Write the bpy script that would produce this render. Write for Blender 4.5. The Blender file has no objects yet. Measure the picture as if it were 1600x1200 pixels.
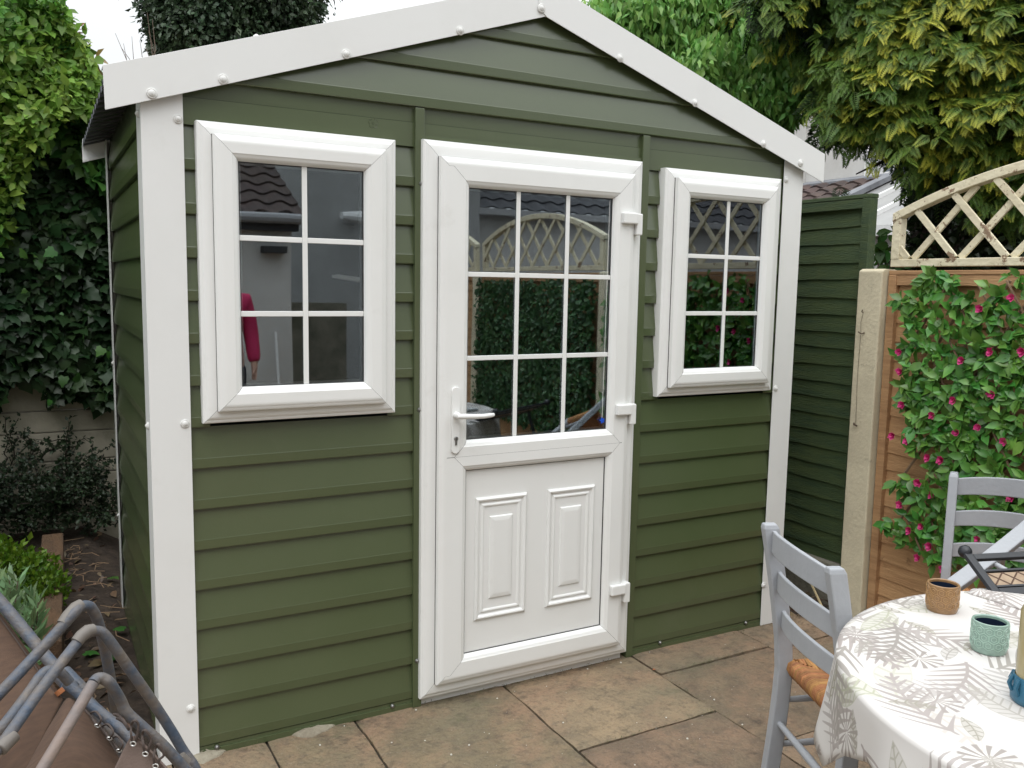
import bpy, math, random
import numpy as np
from mathutils import Vector, Matrix
random.seed(7)
RNG = np.random.default_rng(11)
sc = bpy.context.scene
COL = sc.collection

# ---------------------------------------------------------------- camera
FPX = 1344.0
CAM = Vector((-0.4256, -2.818, 1.5156))
c_r = Vector((0.87743537, -0.47937772, 0.01744028))
c_u = Vector((0.04006728, 0.10947071, 0.99318215))
c_f = Vector((0.47801859, 0.87075436, -0.11526083))
cam_d = bpy.data.cameras.new('camera')
cam_d.sensor_width = 36.0
cam_d.lens = FPX / 1600 * 36.0
cam_d.clip_start = 0.05
cam_d.clip_end = 500
cam = bpy.data.objects.new('camera', cam_d)
COL.objects.link(cam)
M = Matrix(((c_r.x, c_u.x, -c_f.x, CAM.x), (c_r.y, c_u.y, -c_f.y, CAM.y), (c_r.z, c_u.z, -c_f.z, CAM.z), (0, 0, 0, 1)))
cam.matrix_world = M
sc.camera = cam

# ---------------------------------------------------------------- world, sun, exposure
w = bpy.data.worlds.new("World"); sc.world = w
w.use_nodes = True
nt = w.node_tree; nt.nodes.clear()
n_out = nt.nodes.new('ShaderNodeOutputWorld')
n_bg = nt.nodes.new('ShaderNodeBackground')
sky = nt.nodes.new('ShaderNodeTexSky'); sky.sky_type = 'NISHITA'; sky.sun_disc = False
SUN_EL, SUN_AZ = math.radians(58), math.radians(-150)      # sun behind thin cloud, over the photographer's shoulder
sky.sun_elevation = SUN_EL; sky.sun_rotation = SUN_AZ
sky.dust_density = 3.0
tc = nt.nodes.new('ShaderNodeTexCoord')
nz = nt.nodes.new('ShaderNodeTexNoise'); nz.inputs['Scale'].default_value = 2.2; nz.inputs['Detail'].default_value = 6
nt.links.new(tc.outputs['Generated'], nz.inputs['Vector'])
rmp = nt.nodes.new('ShaderNodeMapRange'); rmp.inputs[1].default_value = .3; rmp.inputs[2].default_value = .7
rmp.inputs[3].default_value = 0.90; rmp.inputs[4].default_value = 1.08
nt.links.new(nz.outputs['Fac'], rmp.inputs[0])
sep = nt.nodes.new('ShaderNodeSeparateXYZ'); nt.links.new(tc.outputs['Generated'], sep.inputs[0])
pw = nt.nodes.new('ShaderNodeMath'); pw.operation = 'POWER'; pw.use_clamp = True; pw.inputs[1].default_value = 1.8
nt.links.new(sep.outputs['Z'], pw.inputs[0])
el = nt.nodes.new('ShaderNodeMapRange'); el.inputs[3].default_value = 0.64; el.inputs[4].default_value = 2.2       # overcast: the zenith is brighter than the horizon
nt.links.new(pw.outputs[0], el.inputs[0])
mul = nt.nodes.new('ShaderNodeMath'); mul.operation = 'MULTIPLY'
nt.links.new(rmp.outputs[0], mul.inputs[0]); nt.links.new(el.outputs[0], mul.inputs[1])
cloud = nt.nodes.new('ShaderNodeVectorMath'); cloud.operation = 'SCALE'
cloud.inputs[0].default_value = (10.3, 10.55, 10.7)
nt.links.new(mul.outputs[0], cloud.inputs['Scale'])
mix = nt.nodes.new('ShaderNodeMix'); mix.data_type = 'RGBA'; mix.inputs[0].default_value = 0.93
nt.links.new(sky.outputs[0], mix.inputs[6]); nt.links.new(cloud.outputs[0], mix.inputs[7])
nt.links.new(mix.outputs[2], n_bg.inputs[0]); n_bg.inputs[1].default_value = 0.1
nt.links.new(n_bg.outputs[0], n_out.inputs[0])
sd = bpy.data.lights.new('sun', 'SUN'); sd.energy = 0.6; sd.angle = math.radians(40); sd.color = (1, .985, .96)
sun = bpy.data.objects.new('sun', sd); COL.objects.link(sun)
sdir = Vector((math.sin(SUN_AZ) * math.cos(SUN_EL), math.cos(SUN_AZ) * math.cos(SUN_EL), math.sin(SUN_EL)))
sun.rotation_euler = sdir.to_track_quat('Z', 'Y').to_euler()
sc.view_settings.view_transform = 'Standard'; sc.view_settings.look = 'None'
sc.view_settings.exposure = 0.52; sc.view_settings.gamma = 1.0
sc.render.engine = 'CYCLES'
sc.cycles.max_bounces = 10; sc.cycles.transparent_max_bounces = 16

# ---------------------------------------------------------------- helpers: measured points
def ray(px, py): return c_f + c_r * ((px - 800) / FPX) - c_u * ((py - 600) / FPX)
def at(px, py, D): return CAM + ray(px, py) * D           # point at depth D
def atx(px, py, X): d = ray(px, py); return CAM + d * ((X - CAM.x) / d.x)
def aty(px, py, Y): d = ray(px, py); return CAM + d * ((Y - CAM.y) / d.y)
def atz(px, py, Z): d = ray(px, py); return CAM + d * ((Z - CAM.z) / d.z)

# ---------------------------------------------------------------- helpers: objects
def wpos(o):
    v = Vector((0, 0, 0))
    while o is not None:
        v += o.location; o = o.parent
    return v
def tag(o, label=None, cat=None, group=None, kind=None):
    if label: o['label'] = label
    if cat: o['category'] = cat
    if group: o['group'] = group
    if kind: o['kind'] = kind
    return o
def empty(name, loc, label=None, cat=None, group=None, rz=0):
    o = bpy.data.objects.new(name, None); COL.objects.link(o); o.location = loc; o.rotation_euler = (0, 0, rz)
    o.empty_display_size = .1
    return tag(o, label, cat, group)
def children(o): return [c for c in COL.objects if c.parent == o]
def copy_tree(o, parent=None):
    c = o.copy(); COL.objects.link(c)
    if parent: c.parent = parent
    for ch in children(o): copy_tree(ch, c)
    return c

class MB:
    def __init__(s): s.v = []; s.f = []; s.uv = None
    def add(s, vs, fs):
        k = len(s.v); s.v += [tuple(v) for v in vs]; s.f += [tuple(i + k for i in f) for f in fs]; return s
    def box(s, x0, x1, y0, y1, z0, z1):
        return s.add([(x0,y0,z0),(x1,y0,z0),(x1,y1,z0),(x0,y1,z0),(x0,y0,z1),(x1,y0,z1),(x1,y1,z1),(x0,y1,z1)],
                     [(0,3,2,1),(4,5,6,7),(0,1,5,4),(1,2,6,5),(2,3,7,6),(3,0,4,7)])
    def bar(s, a, b, wv, hv):          # box from a to b with half-vectors wv, hv
        a, b, wv, hv = Vector(a), Vector(b), Vector(wv), Vector(hv)
        vs = [a-wv-hv, a+wv-hv, a+wv+hv, a-wv+hv, b-wv-hv, b+wv-hv, b+wv+hv, b-wv+hv]
        return s.add(vs, [(0,3,2,1),(4,5,6,7),(0,1,5,4),(1,2,6,5),(2,3,7,6),(3,0,4,7)])
    def prism(s, poly, y0, y1):        # poly in (x,z), extruded along y
        n = len(poly)
        vs = [(x, y0, z) for x, z in poly] + [(x, y1, z) for x, z in poly]
        return s.add(vs, [tuple(range(n)), tuple(range(2*n-1, n-1, -1))] + [(i, i+n, (i+1) % n + n, (i+1) % n) for i in range(n)])
    def tube(s, path, r, n=8, cap=True, closed=False):
        path = [Vector(p) for p in path]; m = len(path)
        rs = r if isinstance(r, (list, tuple)) else [r]*m
        up = None; k = len(s.v)
        for i, p in enumerate(path):
            if closed: t = (path[(i+1) % m] - path[i-1])
            else: t = path[min(i+1, m-1)] - path[max(i-1, 0)]
            t = t.normalized() if t.length > 1e-9 else Vector((0,0,1))
            if up is None:
                up = Vector((0,0,1)) if abs(t.z) < .9 else Vector((1,0,0))
            sd_ = t.cross(up).normalized(); up = sd_.cross(t).normalized()
            for j in range(n):
                a = 2*math.pi*j/n
                s.v.append(tuple(p + (sd_*math.cos(a) + up*math.sin(a))*rs[i]))
        rng = m if closed else m-1
        for i in range(rng):
            i2 = (i+1) % m
            for j in range(n):
                s.f.append((k+i*n+j, k+i*n+(j+1) % n, k+i2*n+(j+1) % n, k+i2*n+j))
        if cap and not closed:
            s.f.append(tuple(k+j for j in range(n-1, -1, -1))); s.f.append(tuple(k+(m-1)*n+j for j in range(n)))
        return s
    def lathe(s, prof, c, axis='z', n=24):   # prof [(r, h)]
        k = len(s.v); c = Vector(c)
        for r, h in prof:
            for j in range(n):
                a = 2*math.pi*j/n; x, y = r*math.cos(a), r*math.sin(a)
                if axis == 'z': q = Vector((x, y, h))
                elif axis == 'y': q = Vector((x, h, y))
                else: q = Vector((h, x, y))
                s.v.append(tuple(c+q))
        for i in range(len(prof)-1):
            for j in range(n):
                s.f.append((k+i*n+j, k+i*n+(j+1) % n, k+(i+1)*n+(j+1) % n, k+(i+1)*n+j))
        s.f.append(tuple(k+j for j in range(n))); s.f.append(tuple(k+(len(prof)-1)*n+j for j in range(n-1, -1, -1)))
        return s
    def build(s, name, mat, parent=None, smooth=None, bevel=0, local=False, loc=None):
        me = bpy.data.meshes.new(name)
        off = Vector((0,0,0)) if (local or parent is None) else wpos(parent)
        if loc is not None: off = off + Vector(loc)
        me.from_pydata([(x-off.x, y-off.y, z-off.z) for x, y, z in s.v], [], s.f)
        if s.uv is not None:
            ul = me.uv_layers.new(name='UVMap')
            for li, l in enumerate(me.loops): ul.data[li].uv = s.uv[l.vertex_index]
        import bmesh
        bm = bmesh.new(); bm.from_mesh(me); bmesh.ops.recalc_face_normals(bm, faces=bm.faces); bm.to_mesh(me); bm.free()
        me.materials.append(mat)
        o = bpy.data.objects.new(name, me); COL.objects.link(o)
        if parent is not None: o.parent = parent
        if loc is not None: o.location = loc
        if smooth:
            me.polygons.foreach_set('use_smooth', [True]*len(me.polygons))
            me.set_sharp_from_angle(angle=math.radians(smooth))
        if bevel:
            b = o.modifiers.new('bevel', 'BEVEL'); b.width = bevel; b.segments = 2; b.limit_method = 'ANGLE'
        return o

# ---------------------------------------------------------------- helpers: materials
def pmat(name, col, rough=.5, metal=0, spec=.5, var=0, vscale=3, col2=None, bump=0, bscale=60, coords='Object', stretch=(1,1,1),
         vlo=.35, vhi=.65, island=0, sss=0, trans=0, coat=0, detail=6, alpha=None):
    m = bpy.data.materials.new(name); m.use_nodes = True
    t = m.node_tree; b = t.nodes['Principled BSDF']
    b.inputs['Roughness'].default_value = rough; b.inputs['Metallic'].default_value = metal
    b.inputs['Specular IOR Level'].default_value = spec
    if coat: b.inputs['Coat Weight'].default_value = coat; b.inputs['Coat Roughness'].default_value = .1
    tcn = t.nodes.new('ShaderNodeTexCoord'); mp = t.nodes.new('ShaderNodeMapping'); mp.inputs['Scale'].default_value = stretch
    t.links.new(tcn.outputs[coords], mp.inputs[0])
    src = None
    rgb = t.nodes.new('ShaderNodeRGB'); rgb.outputs[0].default_value = (*col, 1); src = rgb.outputs[0]
    if col2 is not None:
        nn = t.nodes.new('ShaderNodeTexNoise'); nn.inputs['Scale'].default_value = vscale; nn.inputs['Detail'].default_value = detail
        nn.inputs['Roughness'].default_value = .65
        t.links.new(mp.outputs[0], nn.inputs['Vector'])
        mr = t.nodes.new('ShaderNodeMapRange'); mr.inputs[1].default_value = vlo; mr.inputs[2].default_value = vhi
        t.links.new(nn.outputs['Fac'], mr.inputs[0])
        mx = t.nodes.new('ShaderNodeMix'); mx.data_type = 'RGBA'
        t.links.new(mr.outputs[0], mx.inputs[0]); t.links.new(src, mx.inputs[6]); mx.inputs[7].default_value = (*col2, 1)
        src = mx.outputs[2]
    if island:
        g = t.nodes.new('ShaderNodeNewGeometry'); hs = t.nodes.new('ShaderNodeHueSaturation')
        m1 = t.nodes.new('ShaderNodeMapRange'); m1.inputs[3].default_value = 1-island; m1.inputs[4].default_value = 1+island
        t.links.new(g.outputs['Random Per Island'], m1.inputs[0]); t.links.new(m1.outputs[0], hs.inputs['Value'])
        m2 = t.nodes.new('ShaderNodeMath'); m2.operation = 'MULTIPLY'; m2.inputs[1].default_value = 7.31
        m3 = t.nodes.new('ShaderNodeMath'); m3.operation = 'FRACT'
        m4 = t.nodes.new('ShaderNodeMapRange'); m4.inputs[3].default_value = .5-.06*island; m4.inputs[4].default_value = .5+.06*island
        t.links.new(g.outputs['Random Per Island'], m2.inputs[0]); t.links.new(m2.outputs[0], m3.inputs[0])
        t.links.new(m3.outputs[0], m4.inputs[0]); t.links.new(m4.outputs[0], hs.inputs['Hue'])
        t.links.new(src, hs.inputs['Color']); src = hs.outputs[0]
    t.links.new(src, b.inputs['Base Color'])
    if bump:
        nb = t.nodes.new('ShaderNodeTexNoise'); nb.inputs['Scale'].default_value = bscale; nb.inputs['Detail'].default_value = 5
        t.links.new(mp.outputs[0], nb.inputs['Vector'])
        bp = t.nodes.new('ShaderNodeBump'); bp.inputs['Strength'].default_value = bump; bp.inputs['Distance'].default_value = .01
        t.links.new(nb.outputs['Fac'], bp.inputs['Height']); t.links.new(bp.outputs[0], b.inputs['Normal'])
    if trans:
        tr = t.nodes.new('ShaderNodeBsdfTranslucent'); ms = t.nodes.new('ShaderNodeMixShader'); ms.inputs[0].default_value = trans
        out = t.nodes['Material Output']
        t.links.new(src, tr.inputs[0]); t.links.new(b.outputs[0], ms.inputs[1]); t.links.new(tr.outputs[0], ms.inputs[2])
        t.links.new(ms.outputs[0], out.inputs[0])
    m['_src'] = 0
    return m

def glass_mat():
    m = bpy.data.materials.new('window_glass'); m.use_nodes = True; t = m.node_tree; t.nodes.clear()
    out = t.nodes.new('ShaderNodeOutputMaterial'); ms = t.nodes.new('ShaderNodeMixShader')
    tr = t.nodes.new('ShaderNodeBsdfTransparent'); tr.inputs[0].default_value = (.93, .95, .95, 1)
    gl = t.nodes.new('ShaderNodeBsdfGlossy'); gl.inputs['Roughness'].default_value = .012; gl.inputs[0].default_value = (.86, .94, 1, 1)
    fr = t.nodes.new('ShaderNodeFresnel'); fr.inputs[0].default_value = 1.55
    mm = t.nodes.new('ShaderNodeMath'); mm.operation = 'MULTIPLY_ADD'; mm.inputs[1].default_value = 2.2; mm.inputs[2].default_value = .085; mm.use_clamp = True
    t.links.new(fr.outputs[0], mm.inputs[0]); t.links.new(mm.outputs[0], ms.inputs[0])
    tcn = t.nodes.new('ShaderNodeTexCoord'); nn = t.nodes.new('ShaderNodeTexNoise'); nn.inputs['Scale'].default_value = 2.5; nn.inputs['Detail'].default_value = 1
    bp = t.nodes.new('ShaderNodeBump'); bp.inputs['Strength'].default_value = .02; bp.inputs['Distance'].default_value = .02
    t.links.new(tcn.outputs['Object'], nn.inputs['Vector']); t.links.new(nn.outputs['Fac'], bp.inputs['Height']); t.links.new(bp.outputs[0], gl.inputs['Normal'])
    t.links.new(tr.outputs[0], ms.inputs[1]); t.links.new(gl.outputs[0], ms.inputs[2]); t.links.new(ms.outputs[0], out.inputs[0])
    return m

UPVC = pmat('white_upvc', (.80, .805, .79), rough=.30, col2=(.74, .74, .715), vscale=2, vlo=.5, vhi=.9)
FLASH = pmat('white_powder_coated_trim', (.77, .775, .765), rough=.42, col2=(.70, .70, .68), vscale=1.5, vlo=.5, vhi=.9)
GREEN = pmat('olive_green_cladding', (.067, .089, .038), rough=.27, spec=.95, col2=(.075, .096, .044), vscale=1.6, bump=.04, bscale=300)
DARKMETAL = pmat('dark_roof_steel', (.05, .055, .065), rough=.45)
SCREW = pmat('white_screw_cap', (.7, .7, .68), rough=.4)
STEEL = pmat('zinc_screw', (.32, .32, .31), rough=.45, metal=1)
GLASS = glass_mat()
SEAM = pmat('dark_gasket', (.03, .03, .03), rough=.7)
INTERIOR = pmat('dark_inner_box', (.05, .055, .05), rough=.8)

# ---------------------------------------------------------------- leaves
def fast_mesh(name, V, F, mat, parent=None, attr=None, smooth=False):
    """V (n,3), F (m,k) same-size polys"""
    V = np.asarray(V, np.float32); F = np.asarray(F, np.int32)
    if parent is not None: V = V - np.array(wpos(parent), np.float32)
    me = bpy.data.meshes.new(name)
    me.vertices.add(len(V)); me.vertices.foreach_set('co', V.ravel())
    k = F.shape[1]
    me.loops.add(F.size); me.loops.foreach_set('vertex_index', F.ravel())
    me.polygons.add(len(F)); me.polygons.foreach_set('loop_start', np.arange(0, F.size, k, dtype=np.int32))
    me.polygons.foreach_set('loop_total', np.full(len(F), k, np.int32))
    if smooth: me.polygons.foreach_set('use_smooth', np.ones(len(F), bool))
    me.update(calc_edges=True); me.validate()
    if attr is not None:
        a = me.attributes.new('tip', 'FLOAT', 'POINT'); a.data.foreach_set('value', np.asarray(attr, np.float32))
    me.materials.append(mat)
    o = bpy.data.objects.new(name, me); COL.objects.link(o)
    if parent is not None: o.parent = parent
    return o
def nrm(a): return a/np.maximum(np.linalg.norm(a, axis=1, keepdims=True), 1e-9)
LEAF_LO = (np.array([(0,0,0),(.45,.30,.07),(1,0,-.08),(.45,-.30,.07)]), np.array([(0,1,2),(0,2,3)]))
LEAF_HI = (np.array([(0,0,0),(.22,.22,.05),(.55,.26,.06),(1,0,-.12),(.55,-.26,.06),(.22,-.22,.05),(.5,0,-.02)]),
           np.array([(0,1,6),(1,2,6),(2,3,6),(3,4,6),(4,5,6),(5,0,6)]))
LEAF_IVY = (np.array([(0,0,0),(-.10,.26,.0),(.14,.46,-.04),(.34,.36,.03),(.52,.38,-.03),(.66,.22,.02),(1,0,-.14),(.66,-.22,.02),(.52,-.38,-.03),(.34,-.36,.03),(.14,-.46,-.04),(-.10,-.26,.0),(.35,0,.05)]),
            np.array([(i, (i+1) % 12, 12) for i in range(12)]))
LEAF_THIN = (np.array([(0,0,0),(.5,.07,.02),(1,0,0),(.5,-.07,.02)]), np.array([(0,1,2),(0,2,3)]))
def leaf_cloud(tpl, P, A, N, S):
    """P origins, A axis, N up-ish normal, S sizes"""
    T, F = tpl
    A = nrm(A); B = nrm(np.cross(N, A)); N = np.cross(A, B)
    V = P[:, None, :] + S[:, None, None]*(T[None, :, 0:1]*A[:, None, :] + T[None, :, 1:2]*B[:, None, :] + T[None, :, 2:3]*N[:, None, :])
    k = len(T); FF = F[None]+(np.arange(len(P))*k)[:, None, None]
    return V.reshape(-1, 3), FF.reshape(-1, F.shape[1])
def clump_points(centres, radii, n, shell=.55):
    """points in the outer shell of ellipsoids; returns P, outward normal"""
    centres = np.array(centres, float); radii = np.array(radii, float)
    wgt = (radii.prod(1))**(2/3); idx = RNG.choice(len(centres), n, p=wgt/wgt.sum())
    D = nrm(RNG.normal(size=(n, 3))); rr = (shell+(1-shell)*RNG.random((n, 1))**.6)*(1+.10*RNG.normal(size=(n, 1)))
    return centres[idx]+D*radii[idx]*rr, D
# ================================================================ THE GROUND
G = -0.035
SOIL = pmat('soil', (.024, .016, .011), rough=.95, col2=(.055, .038, .026), vscale=14, bump=1, bscale=45)
o = MB()
n = 60
# one sheet reaching the horizon: fine near the garden, coarse beyond
xs = sorted(set([-120, -60, -30, -12, -6] + [round(-4+.25*i, 3) for i in range(33)] + [6, 12, 30, 60, 120]))
ys = sorted(set([-120, -60, -30, -14] + [round(-8+.25*i, 3) for i in range(49)] + [8, 14, 30, 60, 120]))
for y in ys:
    for x in xs:
        z = G-.045
        if x < -.15 and y > .1 and y < 6: z = G+.0+.015*math.sin(9*x+4*y)+.012*math.sin(17*y-6*x)+(.10*max(0, min(1, (y-.9)/1.6)))
        o.v.append((x, y, z))
nx = len(xs)
for j in range(len(ys)-1):
    for i in range(nx-1): o.f.append((j*nx+i, j*nx+i+1, (j+1)*nx+i+1, (j+1)*nx+i))
soil = o.build('ground', SOIL, smooth=60); tag(soil, kind='structure')

# paving: riven slabs over dark joints
SLAB = pmat('riven_sandstone', (.262, .192, .120), rough=.85, col2=(.168, .130, .086), vscale=6.5, bump=1.0, bscale=60, island=.20, vlo=.38, vhi=.66, detail=10)
def add_grime(m, col, scale, lo, hi, fac):
    t = m.node_tree; b = t.nodes['Principled BSDF']; l = b.inputs['Base Color'].links[0]; src = l.from_socket
    tcn = t.nodes.new('ShaderNodeTexCoord'); nn = t.nodes.new('ShaderNodeTexNoise'); nn.inputs['Scale'].default_value = scale; nn.inputs['Detail'].default_value = 9
    nn.inputs['Roughness'].default_value = .75
    t.links.new(tcn.outputs['Object'], nn.inputs['Vector'])
    mr = t.nodes.new('ShaderNodeMapRange'); mr.inputs[1].default_value = lo; mr.inputs[2].default_value = hi; mr.inputs[4].default_value = fac
    t.links.new(nn.outputs['Fac'], mr.inputs[0])
    mx = t.nodes.new('ShaderNodeMix'); mx.data_type = 'RGBA'; t.links.new(mr.outputs[0], mx.inputs[0]); t.links.new(src, mx.inputs[6]); mx.inputs[7].default_value = (*col, 1)
    t.links.new(mx.outputs[2], b.inputs['Base Color'])
add_grime(SLAB, (.190, .170, .110), 1.7, .5, .70, .6)
add_grime(SLAB, (.29, .180, .115), 2.6, .48, .66, .7)
add_grime(SLAB, (.060, .046, .034), 11, .54, .70, .85)
add_grime(SLAB, (.095, .075, .056), 38, .50, .66, .6)
add_grime(SLAB, (.32, .26, .20), 90, .55, .70, .55)
add_grime(SLAB, (.07, .055, .042), 140, .56, .68, .6)
add_grime(SLAB, (.075, .085, .035), 3.3, .60, .72, .6)
add_grime(SLAB, (.30, .27, .22), 75, .66, .74, .5)
JOINT = pmat('joint_dirt', (.035, .028, .02), rough=.95, bump=.6, bscale=90)
patio = MB()
def slab(x0, x1, y0, y1):
    g = .0048; nx_, ny_ = max(2, int((x1-x0)/.03)), max(2, int((y1-y0)/.03)); k = len(patio.v)
    tilt = (random.uniform(-.003, .003), random.uniform(-.003, .003), random.uniform(-.002, .003)); ph = random.uniform(0, 50)
    for j in range(ny_+1):
        for i in range(nx_+1):
            u, v = i/nx_, j/ny_; x = x0+g+(x1-x0-2*g)*u; y = y0+g+(y1-y0-2*g)*v
            e = min(u*(x1-x0), (1-u)*(x1-x0), v*(y1-y0), (1-v)*(y1-y0))
            if e < 1e-6:
                x += .0016*math.sin(23*y+ph)*(1 if i in (0, nx_) else 0)+random.uniform(-.0012, .0012); y += .0014*math.sin(27*x+ph)*(1 if j in (0, ny_) else 0)
            z = G+tilt[2]+tilt[0]*(u-.5)+tilt[1]*(v-.5)+.0018*math.sin(11*x+ph)*math.cos(13*y+ph*2)-(.004 if e < 1e-6 else 0)
            patio.v.append((x, y, z))
    W_ = nx_+1
    for j in range(ny_):
        for i in range(nx_): patio.f.append((k+j*W_+i, k+j*W_+i+1, k+(j+1)*W_+i+1, k+(j+1)*W_+i))
    per = [i for i in range(W_)]+[W_*(j+1)-1 for j in range(1, ny_+1)]+[ny_*W_+i for i in range(nx_-1, -1, -1)]+[j*W_ for j in range(ny_-1, 0, -1)]
    b = len(patio.v)
    for q in per: x, y, z = patio.v[k+q]; patio.v.append((x, y, G-.035))
    m_ = len(per)
    for i in range(m_): patio.f.append((k+per[i], k+per[(i+1) % m_], b+(i+1) % m_, b+i))
cols = [(-1.9, -1.3, [0, -.6, -1.2, -1.8, -2.4, -3, -3.6, -4.2]), (-1.3, -.71, [0, -.35, -.95, -1.55, -2.15, -2.75, -3.35, -4.2]),
        (-.71, -.11, [.02, -.62, -1.22, -1.82, -2.42, -3.02, -3.62, -4.2]), (-.11, .19, [.0, -.42, -1.02, -1.62, -2.2, -2.8, -3.4, -4.2]), (.19, .5, [.06, -.5, -1.1, -1.7, -2.3, -2.9, -3.5, -4.2]),
        (.5, 1.1, [.06, -.9, -1.5, -2.1, -2.7, -3.3, -4.2]), (1.1, 1.71, [.06, -.545, -1.15, -1.75, -2.35, -2.95, -3.55, -4.2]),
        (1.71, 2.31, [.06, -.21, -.81, -1.41, -2.01, -2.61, -3.21, -3.81, -4.4]), (2.31, 2.86, [.3, -.24, -.84, -1.44, -2.04, -2.64, -3.24, -3.84, -4.4])]
for x0, x1, yy in cols:
    for a, b in zip(yy, yy[1:]): slab(x0, x1, b, a)
for x0 in [-1.9+.6*i for i in range(8)]:
    for j in range(4): slab(x0, x0+.6, -4.45-.6*(j+1), -4.45-.6*j)
pt = patio.build('patio_paving', SLAB, smooth=50); tag(pt, kind='structure')
jb = MB().box(-1.9, 2.9, -7, .05, G-.04, G-.012).build('paving_bed', JOINT); tag(jb, kind='structure')
# dirt strip between shed and fence with dead leaves
sb = MB(); 
for j in range(13):
    for i in range(5):
        sb.v.append((2.3+.16*i, .0+.14*j, G-.01+.02*random.random()))
for j in range(12):
    for i in range(4): sb.f.append((j*5+i, j*5+i+1, (j+1)*5+i+1, (j+1)*5+i))
tag(sb.build('dirt_strip', SOIL, smooth=60), kind='structure')

# ================================================================ THE SHED
XC = 1.207
add_grime(UPVC, (.52, .51, .46), 3.5, .60, .80, .35)
add_grime(UPVC, (.30, .28, .24), 55, .70, .76, .5)
add_grime(FLASH, (.55, .54, .50), 2.5, .58, .80, .35)
add_grime(FLASH, (.35, .33, .30), 40, .71, .76, .5)
add_grime(GREEN, (.11, .12, .075), 2.2, .56, .80, .35)
add_grime(GREEN, (.13, .13, .10), 60, .70, .77, .4)
shed = empty('garden_shed', (XC, 0, G), 'olive green metal-clad garden shed with white corner trims, white door and two white windows', 'shed')
LZ = [-.002+.1318*k for k in range(0, 16)]        # lap heights
def lap_profile(z0, z1, y0):
    h = z1-z0     # from top to bottom: leans out, bevelled lip, undercut
    return [(z1-.0004, y0), (z0+h*.255, y0-.0150), (z0+h*.235, y0-.0158), (z0+h*.02, y0-.0152), (z0, y0-.0140), (z0-.0002, y0-.001)]
def clad(mb, xl, xr, zs, y0, clipz=None):
    for a, b in zip(zs, zs[1:]):
        pr = lap_profile(a, b, y0)
        rows = []
        for z, y in pr:
            if clipz: 
                hw = max(0.001, (clipz-z)/.3324); rows.append((max(xl, XC-hw), min(xr, XC+hw), y, z))
            else: rows.append((xl, xr, y, z))
        k = len(mb.v)
        for l, r, y, z in rows: mb.v += [(l, y, z), (r, y, z)]
        for i in range(len(rows)-1): mb.f.append((k+2*i, k+2*i+1, k+2*i+3, k+2*i+2))
def slices(z0, z1):   # full lap pieces of the regular rhythm between two heights
    return [z for z in LZ if z0 <= z <= z1]
fc = MB()
for sgn in (0, 1):
    if sgn == 0: xl, wl, wr, xr = -.06, .03, .62, .73
    else: xl, wl, wr, xr = 1.69, 1.80, 2.39, 2.47
    clad(fc, xl, xr, LZ[0:9], -.001)
    clad(fc, xl, wl, LZ[8:16], -.001); clad(fc, wr, xr, LZ[8:16], -.001)
    # plain head panel with a thin seam
    fc.box(xl, xr, -.013, -.002, LZ[15]+.001, 2.056)
    fc.box(xl, xr, -.009, -.001, 2.0575, 2.13)
    fc.box(xl, xr, -.013, -.0005, G-.002, LZ[0]-.003)
    fc.box(xl, xr, -.019, -.0135, G-.001, G+.018)
fc.box(.73, 1.69, -.013, -.002, 1.985, 2.056); fc.box(.73, 1.69, -.009, -.001, 2.0575, 2.13)
fc.box(.748, 1.674, -.020, -.0135, 2.003, 2.016)
front = fc.build('front_cladding', GREEN, shed)
gb = MB(); clad(gb, -.14, 2.55, [2.108, 2.240, 2.373, 2.506, 2.62], -.012, clipz=2.535)
gb.build('gable_cladding', GREEN, shed)
# pressed emblem on the head panel
e = aty(583, 192, -.013); em = MB()
def ring(mb, cx, cz, r, t, y, n=18, a0=0, a1=6.2832):
    pts = [(cx+r*math.cos(a0+(a1-a0)*i/n), y, cz+r*math.sin(a0+(a1-a0)*i/n)) for i in range(n+1)]
    mb.tube(pts, t, 5)
for k in range(5):
    a = math.pi/2+k*2*math.pi/5
    ring(em, e.x+.011*math.cos(a), e.z+.011*math.sin(a), .0065, .0009, -.0135, 8, a-2, a+2)
ring(em, e.x, e.z, .004, .0009, -.0135, 8)
em.build('pressed_emblem', GREEN, front)
# narrow green cover strips
for x0, x1 in ((.716, .7495), (1.675, 1.709)):
    s = MB().box(x0, x1, -.027, .01, G, 2.104).build('cover_strip', GREEN, shed, bevel=.0015)
# corner trims (folded L)
def screw(x, y, z, parent, axis='y', sgn=-1, mat=SCREW, r=.0135):
    pr = [(r, 0), (r, sgn*.0022), (r*.86, sgn*.0042), (r*.80, sgn*.0042), (r*.74, sgn*.0036), (r*.60, sgn*.0060), (r*.45, sgn*.0074), (r*.22, sgn*.0080), (r*.20, sgn*.0090), (0.0002, sgn*.0092)]
    return MB().lathe(pr, (x, y, z), axis, 16).build('screw', mat, parent, smooth=30)
def ztop(x): return 2.4688-.3324*abs(x-XC)
for k, (xo, xi) in enumerate(((-.1456, -.0277), (2.5594, 2.443))):
    t = MB(); zt0, zt1 = ztop(xo)+.02, ztop(xi)+.02
    a, b = min(xo, xi), max(xo, xi)
    t.prism([(a, G), (b, G), (b, ztop(b)+.02), (a, ztop(a)+.02)], -.0235, -.0205)
    s = 1 if xo < 1 else -1
    t.box(min(xo, xo+s*.0008), max(xo, xo+s*.0008), -.0203, .098, G, zt0)
    ct = t.build('corner_trim', FLASH, shed, bevel=.0008)
    for px, py in (((278, 186), (289, 662), (298, 1107)), ((1228.5, 281), (1212, 607), (1193, 914)))[k]:
        p = aty(px, py, -.0235); screw(p.x, -.0235, p.z, ct)
    for z in (2.0, 1.06, .15): screw(xo-s*.0002, .03, z, ct, 'x', -s, r=.012)
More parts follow.
